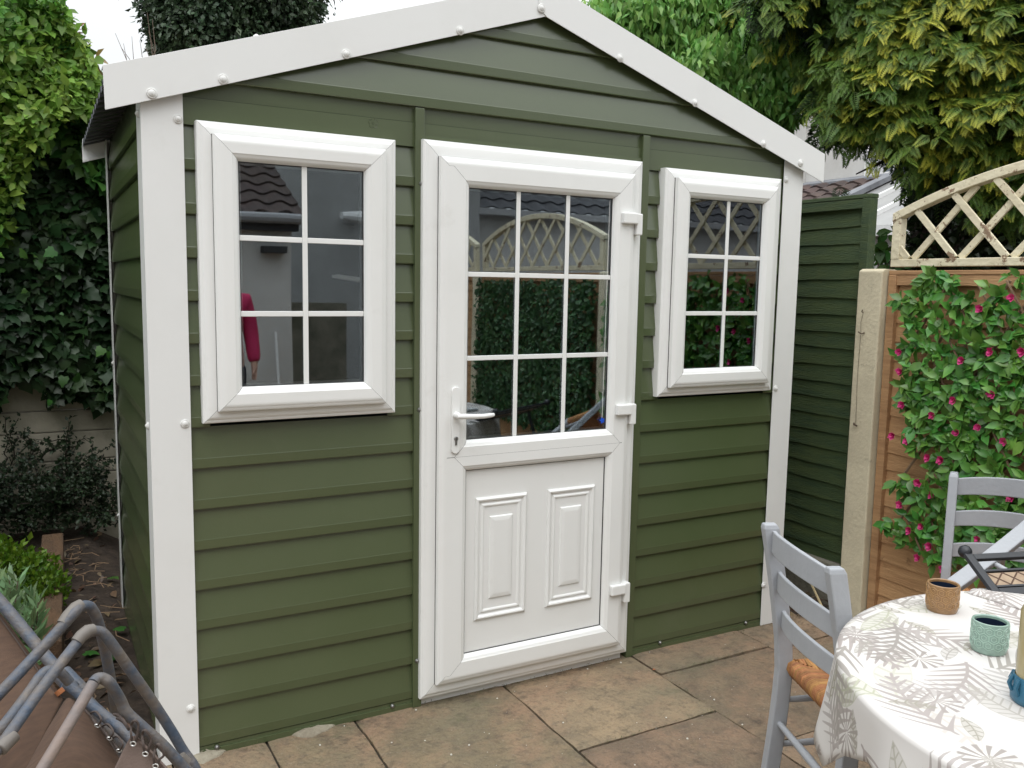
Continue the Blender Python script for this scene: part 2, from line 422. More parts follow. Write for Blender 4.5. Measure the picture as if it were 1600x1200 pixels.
# side and back walls
for side in (0, 1):
    sd_ = MB(); x0 = -.1275 if side == 0 else 2.5415; sg = 1 if side == 0 else -1
    for a, b in zip(LZ, LZ[1:]+[2.12]):
        pr = lap_profile(a, b, 0.0); k = len(sd_.v)
        for z, y in pr: sd_.v += [(x0+sg*y, .005, z), (x0+sg*y, 1.38, z)]
        for i in range(len(pr)-1): sd_.f.append((k+2*i, k+2*i+1, k+2*i+3, k+2*i+2))
    sd_.box(min(x0, x0+sg*.012), max(x0, x0+sg*.012), .005, 1.38, G, LZ[0])
    sd_.build('side_cladding', GREEN, shed)
bk = MB().prism([(-.13, G), (2.545, G), (2.545, 2.13), (XC, 2.57), (-.13, 2.13)], 1.38, 1.392).build('back_wall', GREEN, shed)
for xo, s in ((-.150, 1), (2.564, -1)):
    t = MB().box(min(xo, xo+s*.003), max(xo, xo+s*.003), 1.33, 1.398, .02, 2.10).box(min(xo, xo+s*.06), max(xo, xo+s*.06), 1.3985, 1.401, .02, 2.10)
    ct = t.build('corner_trim', FLASH, shed)
    for z in (1.14, .45): screw(xo-s*.0002, 1.345, z, ct, 'x', -s, r=.009)
# box added against light leaks, so that the inside is a closed dark room
ln = MB().box(-.11, 2.52, 1.36, 1.37, G+.01, 2.1).box(-.112, -.108, .02, 1.36, G+.01, 2.1).box(2.522, 2.526, .02, 1.36, G+.01, 2.1).box(-.11, 2.52, .02, 1.36, G+.004, G+.014)
ln.box(-.11, 2.52, .03, 1.36, 2.10, 2.11)
ln.build('light_leak_box', INTERIOR, shed)
# roof
def zroof(x): return 2.583-.3324*abs(x-XC)
for s in (-1, 1):
    r = MB(); xe = XC+s*1.44; ys_ = []
    y = -.044
    while y < 1.45: ys_ += [(y, 0), (y+.055, 0), (y+.062, .022), (y+.098, .022), (y+.105, 0)]; y += .105
    for y, h in ys_: r.v += [(XC, y, zroof(XC)+h-.022), (xe, y, zroof(xe)+h-.022)]
    for i in range(len(ys_)-1): r.f.append((2*i, 2*i+1, 2*i+3, 2*i+2))
    ro = r.build('roof_sheet', DARKMETAL, shed)
    so = ro.modifiers.new('solid', 'SOLIDIFY'); so.thickness = .003
# bargeboards
def barge(xa, xb, y0, y1, cut=0):
    f = lambda x: 2.4688-.3324*abs(x-XC)
    poly = [(xa, f(xa)), (xb, f(xb)), (xb, f(xb)+.1236), (xa, f(xa)+.1236)]
    return poly
m1 = MB().prism([(-.2405, ztop(-.2405)), (XC-.005, ztop(XC)), (XC+.02, ztop(XC)-.0), (XC+.0, 2.592), (-.243, ztop(-.243)+.1236)], -.050, -.0465)
m1.bar((-.2430, -.02, ztop(-.243)+.1218), (XC, -.02, 2.5906), (0, .0263, 0), (0, 0, .0016))
bL = m1.build('bargeboard', FLASH, shed, bevel=.0008)
m2 = MB().prism([(XC-.028, 2.462+.028), (XC+.004, 2.4665), (2.654, ztop(2.654)), (2.654, ztop(2.654)+.1236), (XC+.0, 2.592), (XC-.035, 2.535)], -.0537, -.0502)
m2.bar((XC, -.02, 2.5912), (2.6540, -.02, ztop(2.654)+.1222), (0, .0265, 0), (0, 0, .0016))
bR = m2.build('bargeboard', FLASH, shed, bevel=.0008)
for px, py in ((237, 146), (348.5, 124), (541, 84.5), (719, 48)):
    p = aty(px, py, -.05); screw(p.x, -.050, p.z, bL, r=.0155)
for px, py in ((846, 13), (969, 91), (1086, 161), (1193, 225), (1251, 255)):
    p = aty(px, py, -.0537); screw(p.x, -.0537, p.z, bR, r=.0155)
screw(.19, -.03, ztop(.19)+.1236, bL, 'z', 1, r=.01)
a = aty(128, 228, 1.46); b_ = aty(172, 232, 1.46); c_ = aty(128, 268, 1.46)
bb = MB().prism([(a.x, ztop(a.x)+.03), (XC, 2.47), (XC, 2.59), (a.x, a.z)], 1.452, 1.458)
bb.prism([(a.x, ztop(a.x)+.02), (-.13, ztop(-.13)+.02), (-.13, ztop(-.13)+.03), (a.x, ztop(a.x)+.03)], 1.43, 1.4515)
bb.bar((a.x, 1.42, a.z), (-.235, 1.42, zroof(-.235)), (0, .035, 0), (0, 0, .0025))
bb.build('bargeboard', FLASH, shed)

# ---- frames
def sweep(mb, x0, x1, z0, z1, prof, g=.0005, sides='BTLR', prof2=None, s2=''):
    def c(i): return [(x0+i, z0+i), (x1-i, z0+i), (x1-i, z1-i), (x0+i, z1-i)]
    for nme, a, b in (('B', 0, 1), ('R', 1, 2), ('T', 2, 3), ('L', 3, 0)):
        if nme not in sides: continue
        pr = prof2 if nme in s2 else prof
        k = len(mb.v)
        for ins, y in pr:
            cc = c(ins); A, B = Vector((cc[a][0], y, cc[a][1])), Vector((cc[b][0], y, cc[b][1])); d = (B-A).normalized()*g
            mb.v += [tuple(A+d), tuple(B-d)]
        for i in range(len(pr)-1): mb.f.append((k+2*i, k+2*i+1, k+2*i+3, k+2*i+2))
OUTP = [(0, .0), (0, -.040), (.0012, -.0432), (.004, -.0450), (.010, -.0458), (.0125, -.0480), (.016, -.0508), (.021, -.0520), (.0428, -.0522), (.060, -.0522), (.060, -.03)]
def sash_prof(W_):
    return [(0, -.0530), (0, -.0700), (.0012, -.0728), (.004, -.0745), (.010, -.0752), (.0125, -.0770), (.017, -.0785), (.022, -.079), (.026, -.079),
            (W_-.022, -.079), (W_-.020, -.0775), (W_-.014, -.0760), (W_-.008, -.0715), (W_-.003, -.0640), (W_, -.056), (W_, -.040)]
def pane(name, x0, x1, z0, z1, parent):
    return MB().box(x0, x1, -.0535, -.0500, z0, z1).build(name, GLASS, parent)
def glazing(parent, x0, x1, z0, z1, xs_, zs_):
    p = pane('glass_pane', x0-.004, x1+.004, z0-.004, z1+.004, parent)
    b = MB()
    for x in xs_: b.box(x-.0085, x+.0085, -.0578, -.0537, z0-.0, z1+.0)
    for z in zs_:
        xe = [x0]+[q for x in xs_ for q in (x-.0087, x+.0087)]+[x1]
        for i in range(0, len(xe), 2): b.box(xe[i], xe[i+1], -.0580, -.0537, z-.0085, z+.0085)
    b.build('glazing_bars', UPVC, parent, bevel=.0016)
    s = MB()
    sweep(s, x0+.002, x1-.002, z0+.002, z1-.002, [(0, -.049), (.006, -.049), (.006, -.036)], g=0)
    sweep(s, x0-.006, x1+.006, z0-.006, z1+.006, [(0, -.0375), (.004, -.0370), (.004, -.010)], g=0)
    s.build('spacer_bar', SPACER, parent)
    sweep_seal = MB(); sweep(sweep_seal, x0-.0008, x1+.0008, z0-.0008, z1+.0008, [(0, -.0575), (.0028, -.0562), (.003, -.0537)], g=0)
    sweep_seal.build('seal', SEAM, parent)
SPACER = pmat('grey_spacer', (.35, .36, .36), rough=.4)
def window(xo, xbar):
    x0, x1, z0, z1 = xo, xo+.634, 1.067, 1.987
    m = MB(); sweep(m, x0, x1, z0, z1, OUTP)
    win = m.build('window', UPVC, shed, smooth=30)
    bx = MB(); 
    for A in ((x0+.004, x0+.05, z0+.004, z1-.004), (x1-.05, x1-.004, z0+.004, z1-.004), (x0+.05, x1-.05, z0+.004, z0+.05), (x0+.05, x1-.05, z1-.05, z1-.004)):
        bx.box(A[0], A[1], -.028, .03, A[2], A[3])
    bx.build('frame_core', SEAM, win)
    q = MB(); sweep(q, x0+.043, x1-.043, z0+.039, z1-.039, sash_prof(.075))
    q.build('sash', UPVC, win, smooth=30)
    sl = MB(); sweep(sl, x0+.0420, x1-.0420, z0+.038, z1-.038, [(0, -.0524), (.0009, -.0560), (.0018, -.0524)], g=0); sl.build('seal', SEAM, win)
    ct = MB()
    for A in ((x0+.046, x0+.112, z0+.042, z1-.042), (x1-.112, x1-.046, z0+.042, z1-.042), (x0+.112, x1-.112, z0+.042, z0+.108), (x0+.112, x1-.112, z1-.108, z1-.042)):
        ct.box(A[0], A[1], -.0600, -.0335, A[2], A[3])
    ct.build('sash_core', SEAM, win)
    gx0, gx1, gz0, gz1 = x0+.118, x1-.118, z0+.114, z1-.114
    glazing(win, gx0, gx1, gz0, gz1, [xbar], [1.409, 1.643])
    MB().box(x0+.30, x0+.325, -.0425, -.0390, z0+.0035, z0+.0060).build('drain_slot', SEAM, win)
    return win, (gx0, gx1, gz0, gz1)
w1, g1 = window(.005, .3265)
p0 = aty(568, 437, -.040); p1_ = aty(519, 432, -.040)
h = MB().tube([(p0.x+.03, -.036, p0.z-.002), (p0.x-.02, -.039, p0.z), (p1_.x+.02, -.040, p1_.z), (p1_.x, -.040, p1_.z)], [.008, .009, .008, .005], 10)
h.box(p0.x+.02, p0.x+.05, -.032, -.015, p0.z-.05, p0.z+.05)
h.build('inner_handle', UPVC, w1, smooth=50)
w2, g2 = window(1.775, 2.103)
# ---- door
fr = MB(); sweep(fr, .7365, 1.6634, 0.0, 2.0, OUTP)
dfr = fr.build('door_frame', UPVC, shed, smooth=30)
cb = MB()
for A in ((.7405, .79, .004, 1.996), (1.61, 1.659, .004, 1.996), (.79, 1.61, .004, .05), (.79, 1.61, 1.95, 1.996)): cb.box(A[0], A[1], -.028, .03, A[2], A[3])
cb.build('frame_core', SEAM, dfr)
MB().box(.745, 1.655, -.012, .04, G-.003, -.001).build('threshold', UPVC, dfr)
MB().box(1.20, 1.235, -.0425, -.0390, .0035, .006).build('drain_slot', SEAM, dfr)
X0, X1, Z0, ZM, Z1 = .790, 1.610, .054, .8985, 1.944
SP = sash_prof(.115); FL = [(0, -.079)]+[q for q in SP if q[0] >= .026]
def nomid(p): return [(0.0005, -.079)]+[q for q in p if q[0] > .03]
d = MB()
sweep(d, X0, X1, ZM-.056, Z1, SP, sides='LRT')      # upper light: stiles and head
sweep(d, X0, X1, Z0, ZM+.056, SP, sides='B')
# mid rail + lower stiles with their own ogee beads
UP = [(.030, -.079), (.093, -.079), (.095, -.0775), (.101, -.0760), (.107, -.0715), (.112, -.0640), (.115, -.056), (.115, -.040)]
d2 = MB()
d = MB()
# outer edges
OE = [q for q in SP if q[0] <= .026]
sweep(d, X0, X1, Z0, Z1, OE+[(.030, -.079)])
# upper opening: x .905-1.495..., lower opening
def opening(mb, x0, x1, z0, z1, wl, wr, wb, wt):
    IN = [(0, -.040), (0, -.056), (.003, -.0640), (.008, -.0715), (.014, -.0760), (.020, -.0775), (.022, -.079)]
    def c(i):
        xl, xr, zb, zt = x0-min(i, wl), x1+min(i, wr), z0-min(i, wb), z1+min(i, wt)
        return [(xl, zb), (xr, zb), (xr, zt), (xl, zt)]
    for a, b, wd in ((0, 1, wb), (1, 2, wr), (2, 3, wt), (3, 0, wl)):
        k = len(mb.v); pr = IN+[(q, -.079) for q in sorted({wl, wr, wb, wt}) if .0225 < q <= wd+1e-9]
        for ins, y in pr:
            cc = c(ins); A, B = Vector((cc[a][0], y, cc[a][1])), Vector((cc[b][0], y, cc[b][1])); dd = (B-A).normalized()*.0006
            mb.v += [tuple(A+dd), tuple(B-dd)]
        for i in range(len(pr)-1): mb.f.append((k+2*i, k+2*i+1, k+2*i+3, k+2*i+2))
ox0, ox1 = .905, 1.515
wl = ox0-X0-.030; wr = X1-ox1-.030
opening(d, ox0, ox1, .955, 1.847, wl, wr, .0562, Z1-1.847-.030)
opening(d, ox0, ox1, .149, .842, wl, wr, .149-Z0-.030, .0562)
# fill the small flats left over (right stile is a touch narrower than the mitre)
door = d.build('door', UPVC, shed, smooth=30)
sl = MB(); sweep(sl, X0-.0012, X1+.0012, Z0-.0012, Z1+.0012, [(0, -.0524), (.0006, -.0560), (.0014, -.0524)], g=0); sl.build('seal', SEAM, door)
core = MB()
for A in ((X0+.003, ox0-.006, Z0+.003, Z1-.003), (ox1+.006, X1-.003, Z0+.003, Z1-.003), (ox0-.006, ox1+.006, Z0+.003, .143), (ox0-.006, ox1+.006, .848, .949), (ox0-.006, ox1+.006, 1.853, Z1-.003)):
    core.box(A[0], A[1], -.0600 if A[2] != .848 else -.066, -.0335, A[2], A[3])
core.build('door_core', SEAM, door)
glazing(door, ox0, ox1, .955, 1.847, [1.1045, 1.3155], [1.2495, 1.548])
pn = MB().box(ox0-.005, ox1+.005, -.0545, -.0400, .144, .847)
panel = pn.build('lower_panel', UPVC, door)
gs = MB(); sweep(gs, ox0-.0006, ox1+.0006, .1484, .8426, [(0, -.0585), (.0022, -.0566), (.0024, -.0546)], g=0); gs.build('seal', SEAM, door)
for mx0, mx1 in ((.945, 1.163), (1.253, 1.471)):
    q = MB(); z0, z1 = .268, .735
    PR = [(0, -.0546), (0, -.058), (.003, -.0625), (.008, -.0645), (.013, -.063), (.017, -.0575), (.020, -.0560), (.024, -.0565), (.027, -.0595), (.031, -.0605), (.035, -.0590), (.039, -.0555), (.058, -.0548), (.0595, -.0550)]
    sweep(q, mx0, mx1, z0, z1, PR, g=.0003)
    ix = .0597
    FLD = [(ix, -.0549), (ix+.004, -.0600), (ix+.016, -.0620), (ix+.020, -.0622)]
    sweep(q, mx0, mx1, z0+.015, z1-.015, FLD, g=.0002)
    q.box(mx0+ix+.0195, mx1-ix-.0195, -.0622, -.056, z0+.015+ix+.0195, z1-.015-ix-.0195)
    q.build('raised_moulding', UPVC, panel, smooth=35)
# handle, lock
hb = []
for i in range(28):
    a = 2*math.pi*i/28; hb.append((.8505+.0165*math.cos(a), (1.136 if math.sin(a) >= 0 else .930)+.0165*math.sin(a)))
hm = MB().prism(hb, -.0875, -.0792)
hm.lathe([(.0125, 0), (.0125, -.012), (.010, -.016), (.0095, -.034)], (.8505, -.0875, 1.052), 'y', 18)
hdl = hm.build('handle', UPVC, door, smooth=40, bevel=.0015)
MB().tube([(.8400, -.121, 1.052), (.8505, -.1225, 1.052), (.868, -.124, 1.0515), (.90, -.126, 1.050), (.94, -.125, 1.0485), (.972, -.122, 1.050), (.983, -.119, 1.051), (.987, -.116, 1.051)],
          [.006, .0095, .0098, .0090, .0085, .0080, .0066, .003], 14).build('lever', UPVC, hdl, smooth=60)
MB().lathe([(.0078, 0), (.0078, -.004), (.0070, -.0045)], (.8505, -.0875, .968), 'y', 18).prism([(.8468, .945), (.8542, .945), (.8542, .963), (.8468, .963)], -.0915, -.0872).build('lock_cylinder', STEEL, hdl)
MB().box(.8497, .8513, -.0925, -.0918, .962, .973).build('key_slot', SEAM, hdl)
for z in (1.775, 1.032, .297):
    hg = MB().box(1.543, 1.612, -.098, -.079, z-.021, z+.021)
    hg.box(1.603, 1.612, -.0985, -.05, z-.0205, z+.0205)
    hh = hg.build('hinge', UPVC, door, bevel=.005)
    MB().box(1.6125, 1.640, -.0885, -.052, z-.062, z+.020).build('hinge_leaf', UPVC, hh, bevel=.004)
ph = aty(728, 634, -.03)
MB().tube([(ph.x-.02, .0, ph.z), (ph.x+.014, .004, ph.z), (ph.x+.018, .004, ph.z)], [.006, .007, .004], 8).build('inner_handle', UPVC, door, smooth=50)
pc = aty(941, 657, -.058)
BLUE = pmat('blue_plastic_tag', (.01, .08, .55), rough=.4)
MB().tube([(pc.x+.006, -.0565, 1.84), (pc.x+.003, -.0562, 1.3), (pc.x, -.0562, pc.z+.01)], .0009, 5).build('string', UPVC, door)
star = []
for i in range(10):
    a = math.pi/2+i*math.pi/5+.25; rr = .013 if i % 2 == 0 else .0075; star.append((pc.x+rr*math.cos(a), pc.z+rr*math.sin(a)))
MB().prism(star, -.060, -.0567).build('string_tag', BLUE, door)
# screws along the cover strips and the foot
cs = [c for c in children(shed) if c.name.startswith('cover_strip')][0]
for px, py in ((660, 287), (657, 640), (653, 1032)):
    p = aty(px, py, -.027); screw(p.x-.004, -.027, p.z, cs, mat=STEEL, r=.0080)
for px, py in ((339, 1167), (613, 1103), (1031, 1004), (1165, 973)):
    p = aty(px, py, -.019); screw(p.x, -.0192, p.z, front, mat=STEEL, r=.0080)
# ================================================================ FENCES
GF = pmat('dark_green_fence_stain', (.032, .062, .025), rough=.7, col2=(.058, .088, .028), vscale=4, bump=.5, bscale=30, stretch=(6, 1, 9), island=.14)
add_grime(GF, (.085, .10, .025), 3.0, .56, .74, .55)
BF = pmat('orange_brown_fence', (.52, .325, .150), rough=.75, col2=(.37, .215, .095), vscale=3.2, bump=.35, bscale=22, stretch=(5, 1, 10), island=.22)
add_grime(BF, (.13, .065, .03), 9, .62, .74, .8)
CONC = pmat('cream_painted_concrete', (.68, .61, .44), rough=.8, col2=(.56, .50, .36), vscale=5, bump=.3, bscale=60)
add_grime(CONC, (.16, .14, .10), 16, .60, .74, .7)
GRAVEL = pmat('weathered_concrete', (.22, .20, .155), rough=.9, col2=(.10, .10, .07), vscale=5, bump=.6, bscale=50)
CREAM = pmat('flaking_cream_paint', (.74, .68, .50), rough=.65, col2=(.64, .57, .40), vscale=6, bump=.5, bscale=45)
add_grime(CREAM, (.20, .115, .065), 16, .57, .60, .9)
RENDER = pmat('white_rendered_wall', (.62, .61, .59), rough=.9, col2=(.50, .49, .46), vscale=1.2, bump=.2, bscale=40, detail=9)

def lap_fence(name, x, ya, yb, z0, z1, pitch, mat, label, group=None, rail=.045, plinth=None, xdepth=.035):
    """overlap panel in the plane x = const facing -x; ya > yb"""
    e = empty(name, (x+.02, (ya+yb)/2, z0), label, 'fence', group)
    nb = int((z1-z0-.04)/pitch); zz = z1-.035
    for k in range(nb+1):
        top = zz-k*pitch; bot = top-pitch-.012
        if bot < z0: bot = z0+.005
        if top-bot < .02: break
        b = MB(); N_ = 26; y0_, y1_ = yb+.01, ya-.01
        ph = random.uniform(0, 9); am = random.uniform(.001, .0045); sag = random.uniform(-.003, .003)
        for i in range(N_+1):
            y = y0_+(y1_-y0_)*i/N_; wv = am*math.sin(5*y+ph)+.0015*math.sin(23*y+ph)+sag*math.sin(math.pi*i/N_)
            b.v += [(x+.008, y, top), (x+.000+wv*.3, y, bot+wv), (x+.007+wv*.3, y, bot+wv), (x+.015, y, top)]
        for i in range(N_):
            for j in range(4): b.f.append((4*i+j, 4*i+(j+1) % 4, 4*i+4+(j+1) % 4, 4*i+4+j))
        b.f += [(0, 1, 2, 3), (4*N_+3, 4*N_+2, 4*N_+1, 4*N_)]
        b.build('board', mat, e)
    for ya_, yb_ in ((ya, ya-rail), (yb+rail, yb)):
        MB().box(x-.022, x+.030, yb_, ya_, z0, z1-.004).build('batten', mat, e, bevel=.003)
    MB().box(x-.020, x+.034, yb, ya, z1-.0035, z1+.016).build('capping', mat, e, bevel=.003)
    MB().box(x-.018, x-.004, yb+rail, ya-rail, z1-.05, z1-.005).build('top_rail', mat, e, bevel=.003)
    return e
FX = 2.955
lap_fence('fence_panel', FX+.02, 1.77, -.066, .17, 1.945, .0835, GF, 'dark green stained overlap fence panel beside the shed, mossy at the foot')
gbm = MB().box(FX, FX+.05, -.06, 1.77, G-.03, .165).build('gravel_board', GRAVEL, bevel=.004)
tag(gbm, 'grey weathered concrete gravel board under the dark green fence panel', 'gravel board')
lap_fence('fence_panel', FX+.02, 3.68, 1.87, .17, 1.945, .0835, GF, 'dark green fence panel hidden mostly behind the shed')if 0 else None
PY = [(-.069, -.197), (-2.03, -2.15), (-3.985, -4.105), (-5.94, -6.06)]
plabel = ['cream painted concrete fence post with a rusty hook and wire, right of the shed',
          'concrete fence post between the flowering screen and the next arched trellis, out of frame',
          'concrete fence post further along towards the house, seen in the door glass', 'last concrete fence post by the house']
for k, (a, b) in enumerate(PY):
    m = MB(); X0_, X1_ = FX-.055, FX+.06
    zt = 1.612
    m.prism([(X0_, G-.04), (X1_, G-.04), (X1_, zt-.006), (X0_+.09, zt), (X0_+.02, zt+.002), (X0_, zt-.008)], b, a)
    po = m.build('concrete_post', CONC, bevel=.006)
    if k == 0: first_post = po
    tag(po, plabel[k], 'fence post')
# hook and wire on the post
RUST = pmat('rusty_steel', (.10, .07, .05), rough=.7, metal=.4)
hw = MB(); xx = FX-.058
a = atx(1349, 488, xx); b = atx(1345, 520, xx); c = atx(1337, 663, xx)
hw.tube([a+Vector((0,0,0)), a+Vector((-.012, 0, .002)), a+Vector((-.014, -.006, .012))], .0022, 5)
hw.tube([b+Vector((.002,.008,0)), b+Vector((-.012,.004,.004)), b+Vector((-.01,-.012,-.004)), b+Vector((0,-.02,.002))], .003, 5)
hw.tube([a, (a+b)/2+Vector((-.004, .004, 0)), b, (b+c)/2+Vector((-.002, .004, 0)), c], .0009, 4)
hw.tube([c+Vector((0, .01, .004)), c+Vector((-.012, 0, 0)), c+Vector((-.004, -.012, -.006))], .004, 5)
hk = hw.build('hook', RUST, first_post)
# brown panels with arched trellises
def arch_trellis(ya, yb, label):
    x = FX+.0; z0 = 1.622; L = ya-yb; ym = (ya+yb)/2; hs = .215; rise = .195
    e = empty('arched_trellis', (x, ym, z0), label, 'trellis', 'arched trellises along the fence')
    def zt(y): u = abs(y-ym)/(L/2); return z0+hs+rise*(1-u*u)
    MB().box(x-.016, x+.026, yb, ya, z0, z0+.034).build('base_rail', CREAM, e, bevel=.003)
    for y0, y1 in ((ya-.042, ya), (yb, yb+.042)):
        MB().box(x-.018, x+.024, y0, y1, z0+.0345, z0+hs-.002).build('upright', CREAM, e, bevel=.003)
    m = MB(); N_ = 36; pr = []
    for i in range(N_+1):
        y = yb+L*i/N_; z = zt(y); y2 = ym+(y-ym)*(1.0)
        m.v += [(x-.022, y, z-.016), (x+.028, y, z-.016), (x+.028, y, z+.022), (x-.022, y, z+.022)]
    for i in range(N_):
        for j in range(4): m.f.append((4*i+j, 4*i+(j+1) % 4, 4*i+4+(j+1) % 4, 4*i+4+j))
    m.f += [(0, 1, 2, 3), (4*N_+3, 4*N_+2, 4*N_+1, 4*N_)]
    m.build('arched_rail', CREAM, e, bevel=.003)
    sp = .222; half = .0145
    for layer, s in ((0, 1), (1, -1)):
        x0 = x-.009 if layer == 0 else x+.0045
        k = -4
        while k < 14:
            yb0 = ya-.085-sp*k if s == 1 else ya-.10-sp*k   # where the strip meets the base rail
            # strip goes (dy, dz) = s*(1), 1
            pts = []
            st = []
            for i in range(200):
                t = i*.005; y = yb0+s*t*.93 if s == 1 else yb0-t*.93; z = z0+.034+t
                if yb+.035 < y < ya-.035 and z < zt(y)-.012: st.append((y, z))
            if len(st) > 6:
                y0, za = st[0]; y1, zb = st[-1]
                dv = Vector((0, y1-y0, zb-za)).normalized(); wv = Vector((0, -dv.z, dv.y))*half
                MB().bar((x0, y0, za), (x0, y1, zb), wv, Vector((.0055, 0, 0))).build('lattice_strip', CREAM, e, bevel=.002)
            k += 1
    return e
pans = [(-.205, -2.025), (-2.16, -3.98), (-4.11, -5.935)]
pl = ['orange-brown overlap fence panel behind the flowering screen', 'orange-brown fence panel reflected in the lower panes of the door',
      'orange-brown fence panel furthest along, near the white house']
tl = ['flaking cream arched lattice trellis on top of the brown fence, above the flowering screen', 'cream arched trellis reflected in the top panes of the door',
      'furthest cream arched trellis, next to the white house']
for k, (a, b) in enumerate(pans):
    lap_fence('fence_panel', FX+.0, a, b, .0, 1.590, .0845, BF, pl[k], rail=.04)
    m = MB().box(FX-.01, FX+.04, b, a, G-.03, -.003).build('gravel_board', GRAVEL); tag(m, ['concrete gravel board under the brown fence panel nearest the shed', 'concrete gravel board under the second brown fence panel', 'concrete gravel board under the third brown fence panel'][k], 'gravel board')
    arch_trellis(a, b, tl[k])

# ================================================================ NEIGHBOURING HOUSES
TILE = pmat('brown_roof_tile', (.085, .055, .045), rough=.8, col2=(.055, .04, .038), vscale=8, bump=.4, bscale=30, island=.2)
SLATE = pmat('dark_grey_tile', (.045, .045, .052), rough=.7, col2=(.03, .03, .034), vscale=5, island=.2)
LEAD = pmat('grey_lead', (.22, .23, .25), rough=.6, col2=(.14, .145, .16), vscale=4)
WHITEP = pmat('white_paint', (.78, .78, .77), rough=.5)
POLY = pmat('pale_polycarbonate', (.34, .34, .33), rough=.35, col2=(.26, .26, .26), vscale=2)
WINGL = pmat('dim_window_glass', (.10, .12, .14), rough=.08, spec=1.0)
CURT = pmat('net_curtain', (.6, .6, .6), rough=.9)
def tile_roof(parent, P0, U, V, nu, nv, mat, name='roof'):
    """pantile rows: P0 eave corner, U along the eave, V up the slope"""
    P0, U, V = Vector(P0), Vector(U), Vector(V); N_ = U.cross(V).normalized()
    if N_.z < 0: N_ = -N_
    b = MB(); ul, vl = U.length/nu, V.length/nv; ud, vd = U.normalized(), V.normalized(); seg = 6
    for j in range(nv):
        for i in range(nu):
            k = len(b.v)
            for s in range(seg+1):
                t = s/seg; h = .022*math.sin(2*math.pi*t)
                for q, hh in ((0, .03), (1.12, .002)):
                    b.v.append(tuple(P0+ud*ul*(i+t*.998)+vd*vl*(j+q)+N_*(h+hh+.0)))
                b.v.append(tuple(P0+ud*ul*(i+t*.998)+vd*vl*j+N_*(h-.0)))
            for s in range(seg):
                b.f.append((k+3*s, k+3*s+3, k+3*s+4, k+3*s+1)); b.f.append((k+3*s+2, k+3*s+5, k+3*s+3, k+3*s))
    return b.build(name, mat, parent)
# house seen over the fence on the right
HX = 8.5
hs_ = empty('neighbour_house', (HX, 6, G), 'white rendered house beyond the right fence with an upstairs window behind the conifer', 'house')
wl_ = MB().box(HX, HX+5, -1.0, 3.2, G, 5.2).box(HX+.0, HX+5, 3.2, 12, G, 4.2)
wl_.build('wall', RENDER, hs_)
wz0 = atx(1395, 276, HX).z; wy1 = atx(1358, 260, HX).y; wy0 = atx(1450, 250, HX).y
fw = MB(); zt = wz0+.95
fw.box(HX-.06, HX-.002, wy0-.05, wy1+.05, wz0-.10, wz0)
ww = fw.build('window_sill', WHITEP, hs_, bevel=.01)
fm = MB()
for y in (wy0, (wy0+wy1)/2, wy1): fm.box(HX-.04, HX-.003, y-.035, y+.035, wz0+.001, zt)
fm.box(HX-.038, HX-.003, wy0, wy1, wz0+.001, wz0+.06).box(HX-.038, HX-.003, wy0, wy1, zt-.06, zt)
wo = fm.build('window', WHITEP, hs_)
MB().box(HX-.02, HX-.004, wy0+.036, wy1-.036, wz0+.06, zt-.06).build('pane', WINGL, wo)
MB().box(HX-.024, HX-.0205, wy0+.05, wy0+.22, wz0+.06, zt-.06).box(HX-.024, HX-.0205, wy1-.25, wy1-.05, wz0+.06, zt-.06).build('curtain', CURT, wo)
MB().box(HX-.035, HX-.003, 5.5, 5.58, G, 4.2).build('downpipe', RENDER, hs_)
# lean-to against it
lt = empty('lean_to', (7.4, 4.5, G), 'lean-to with tiled and glazed roof against the white house beyond the green fence', 'lean-to')
zr = atx(1255, 291, HX-.02).z
zr2 = atx(1425, 270, HX-.02).z
ZR = (zr+zr2)/2-.02; XE = 6.6; ZE = ZR-.72
ysp = atx(1332, 300, 7.6).y
MB().bar((HX-.06, 3.0, ZR), (HX-.06, 8.5, ZR), (.09, 0, .03), (0, 0, .045)).build('flashing', LEAD, lt)
tile_roof(lt, (XE, 8.5, ZE), (0, ysp-8.5+.02, 0), (HX-.1-XE, 0, ZR-ZE), 16, 9, TILE)
MB().bar((XE, ysp, ZE+.05), (HX-.1, ysp, ZR+.05), (0, .07, 0), (0, 0, .03)).build('hip_flashing', LEAD, lt)
g = MB(); g.v = [(XE, ysp-.05, ZE), (XE, 2.2, ZE), (HX-.1, 2.2, ZR), (HX-.1, ysp-.05, ZR)]; g.f = [(0, 1, 2, 3)]
go = g.build('glazed_roof', POLY, lt); so = go.modifiers.new('solid', 'SOLIDIFY'); so.thickness = .02
for i in range(6):
    y = ysp-.42-.46*i
    MB().bar((XE, y, ZE+.02), (HX-.12, y, ZR+.02), (0, .018, 0), (0, 0, .025)).build('rafter', WHITEP, lt)
MB().box(XE+.1, XE+.16, 2.2, 8.5, G, ZE-.02).build('front_wall', RENDER, lt)
MB().box(XE-.08, XE+.02, 2.2, 8.5, ZE-.1, ZE-.01).build('gutter', WHITEP, lt)
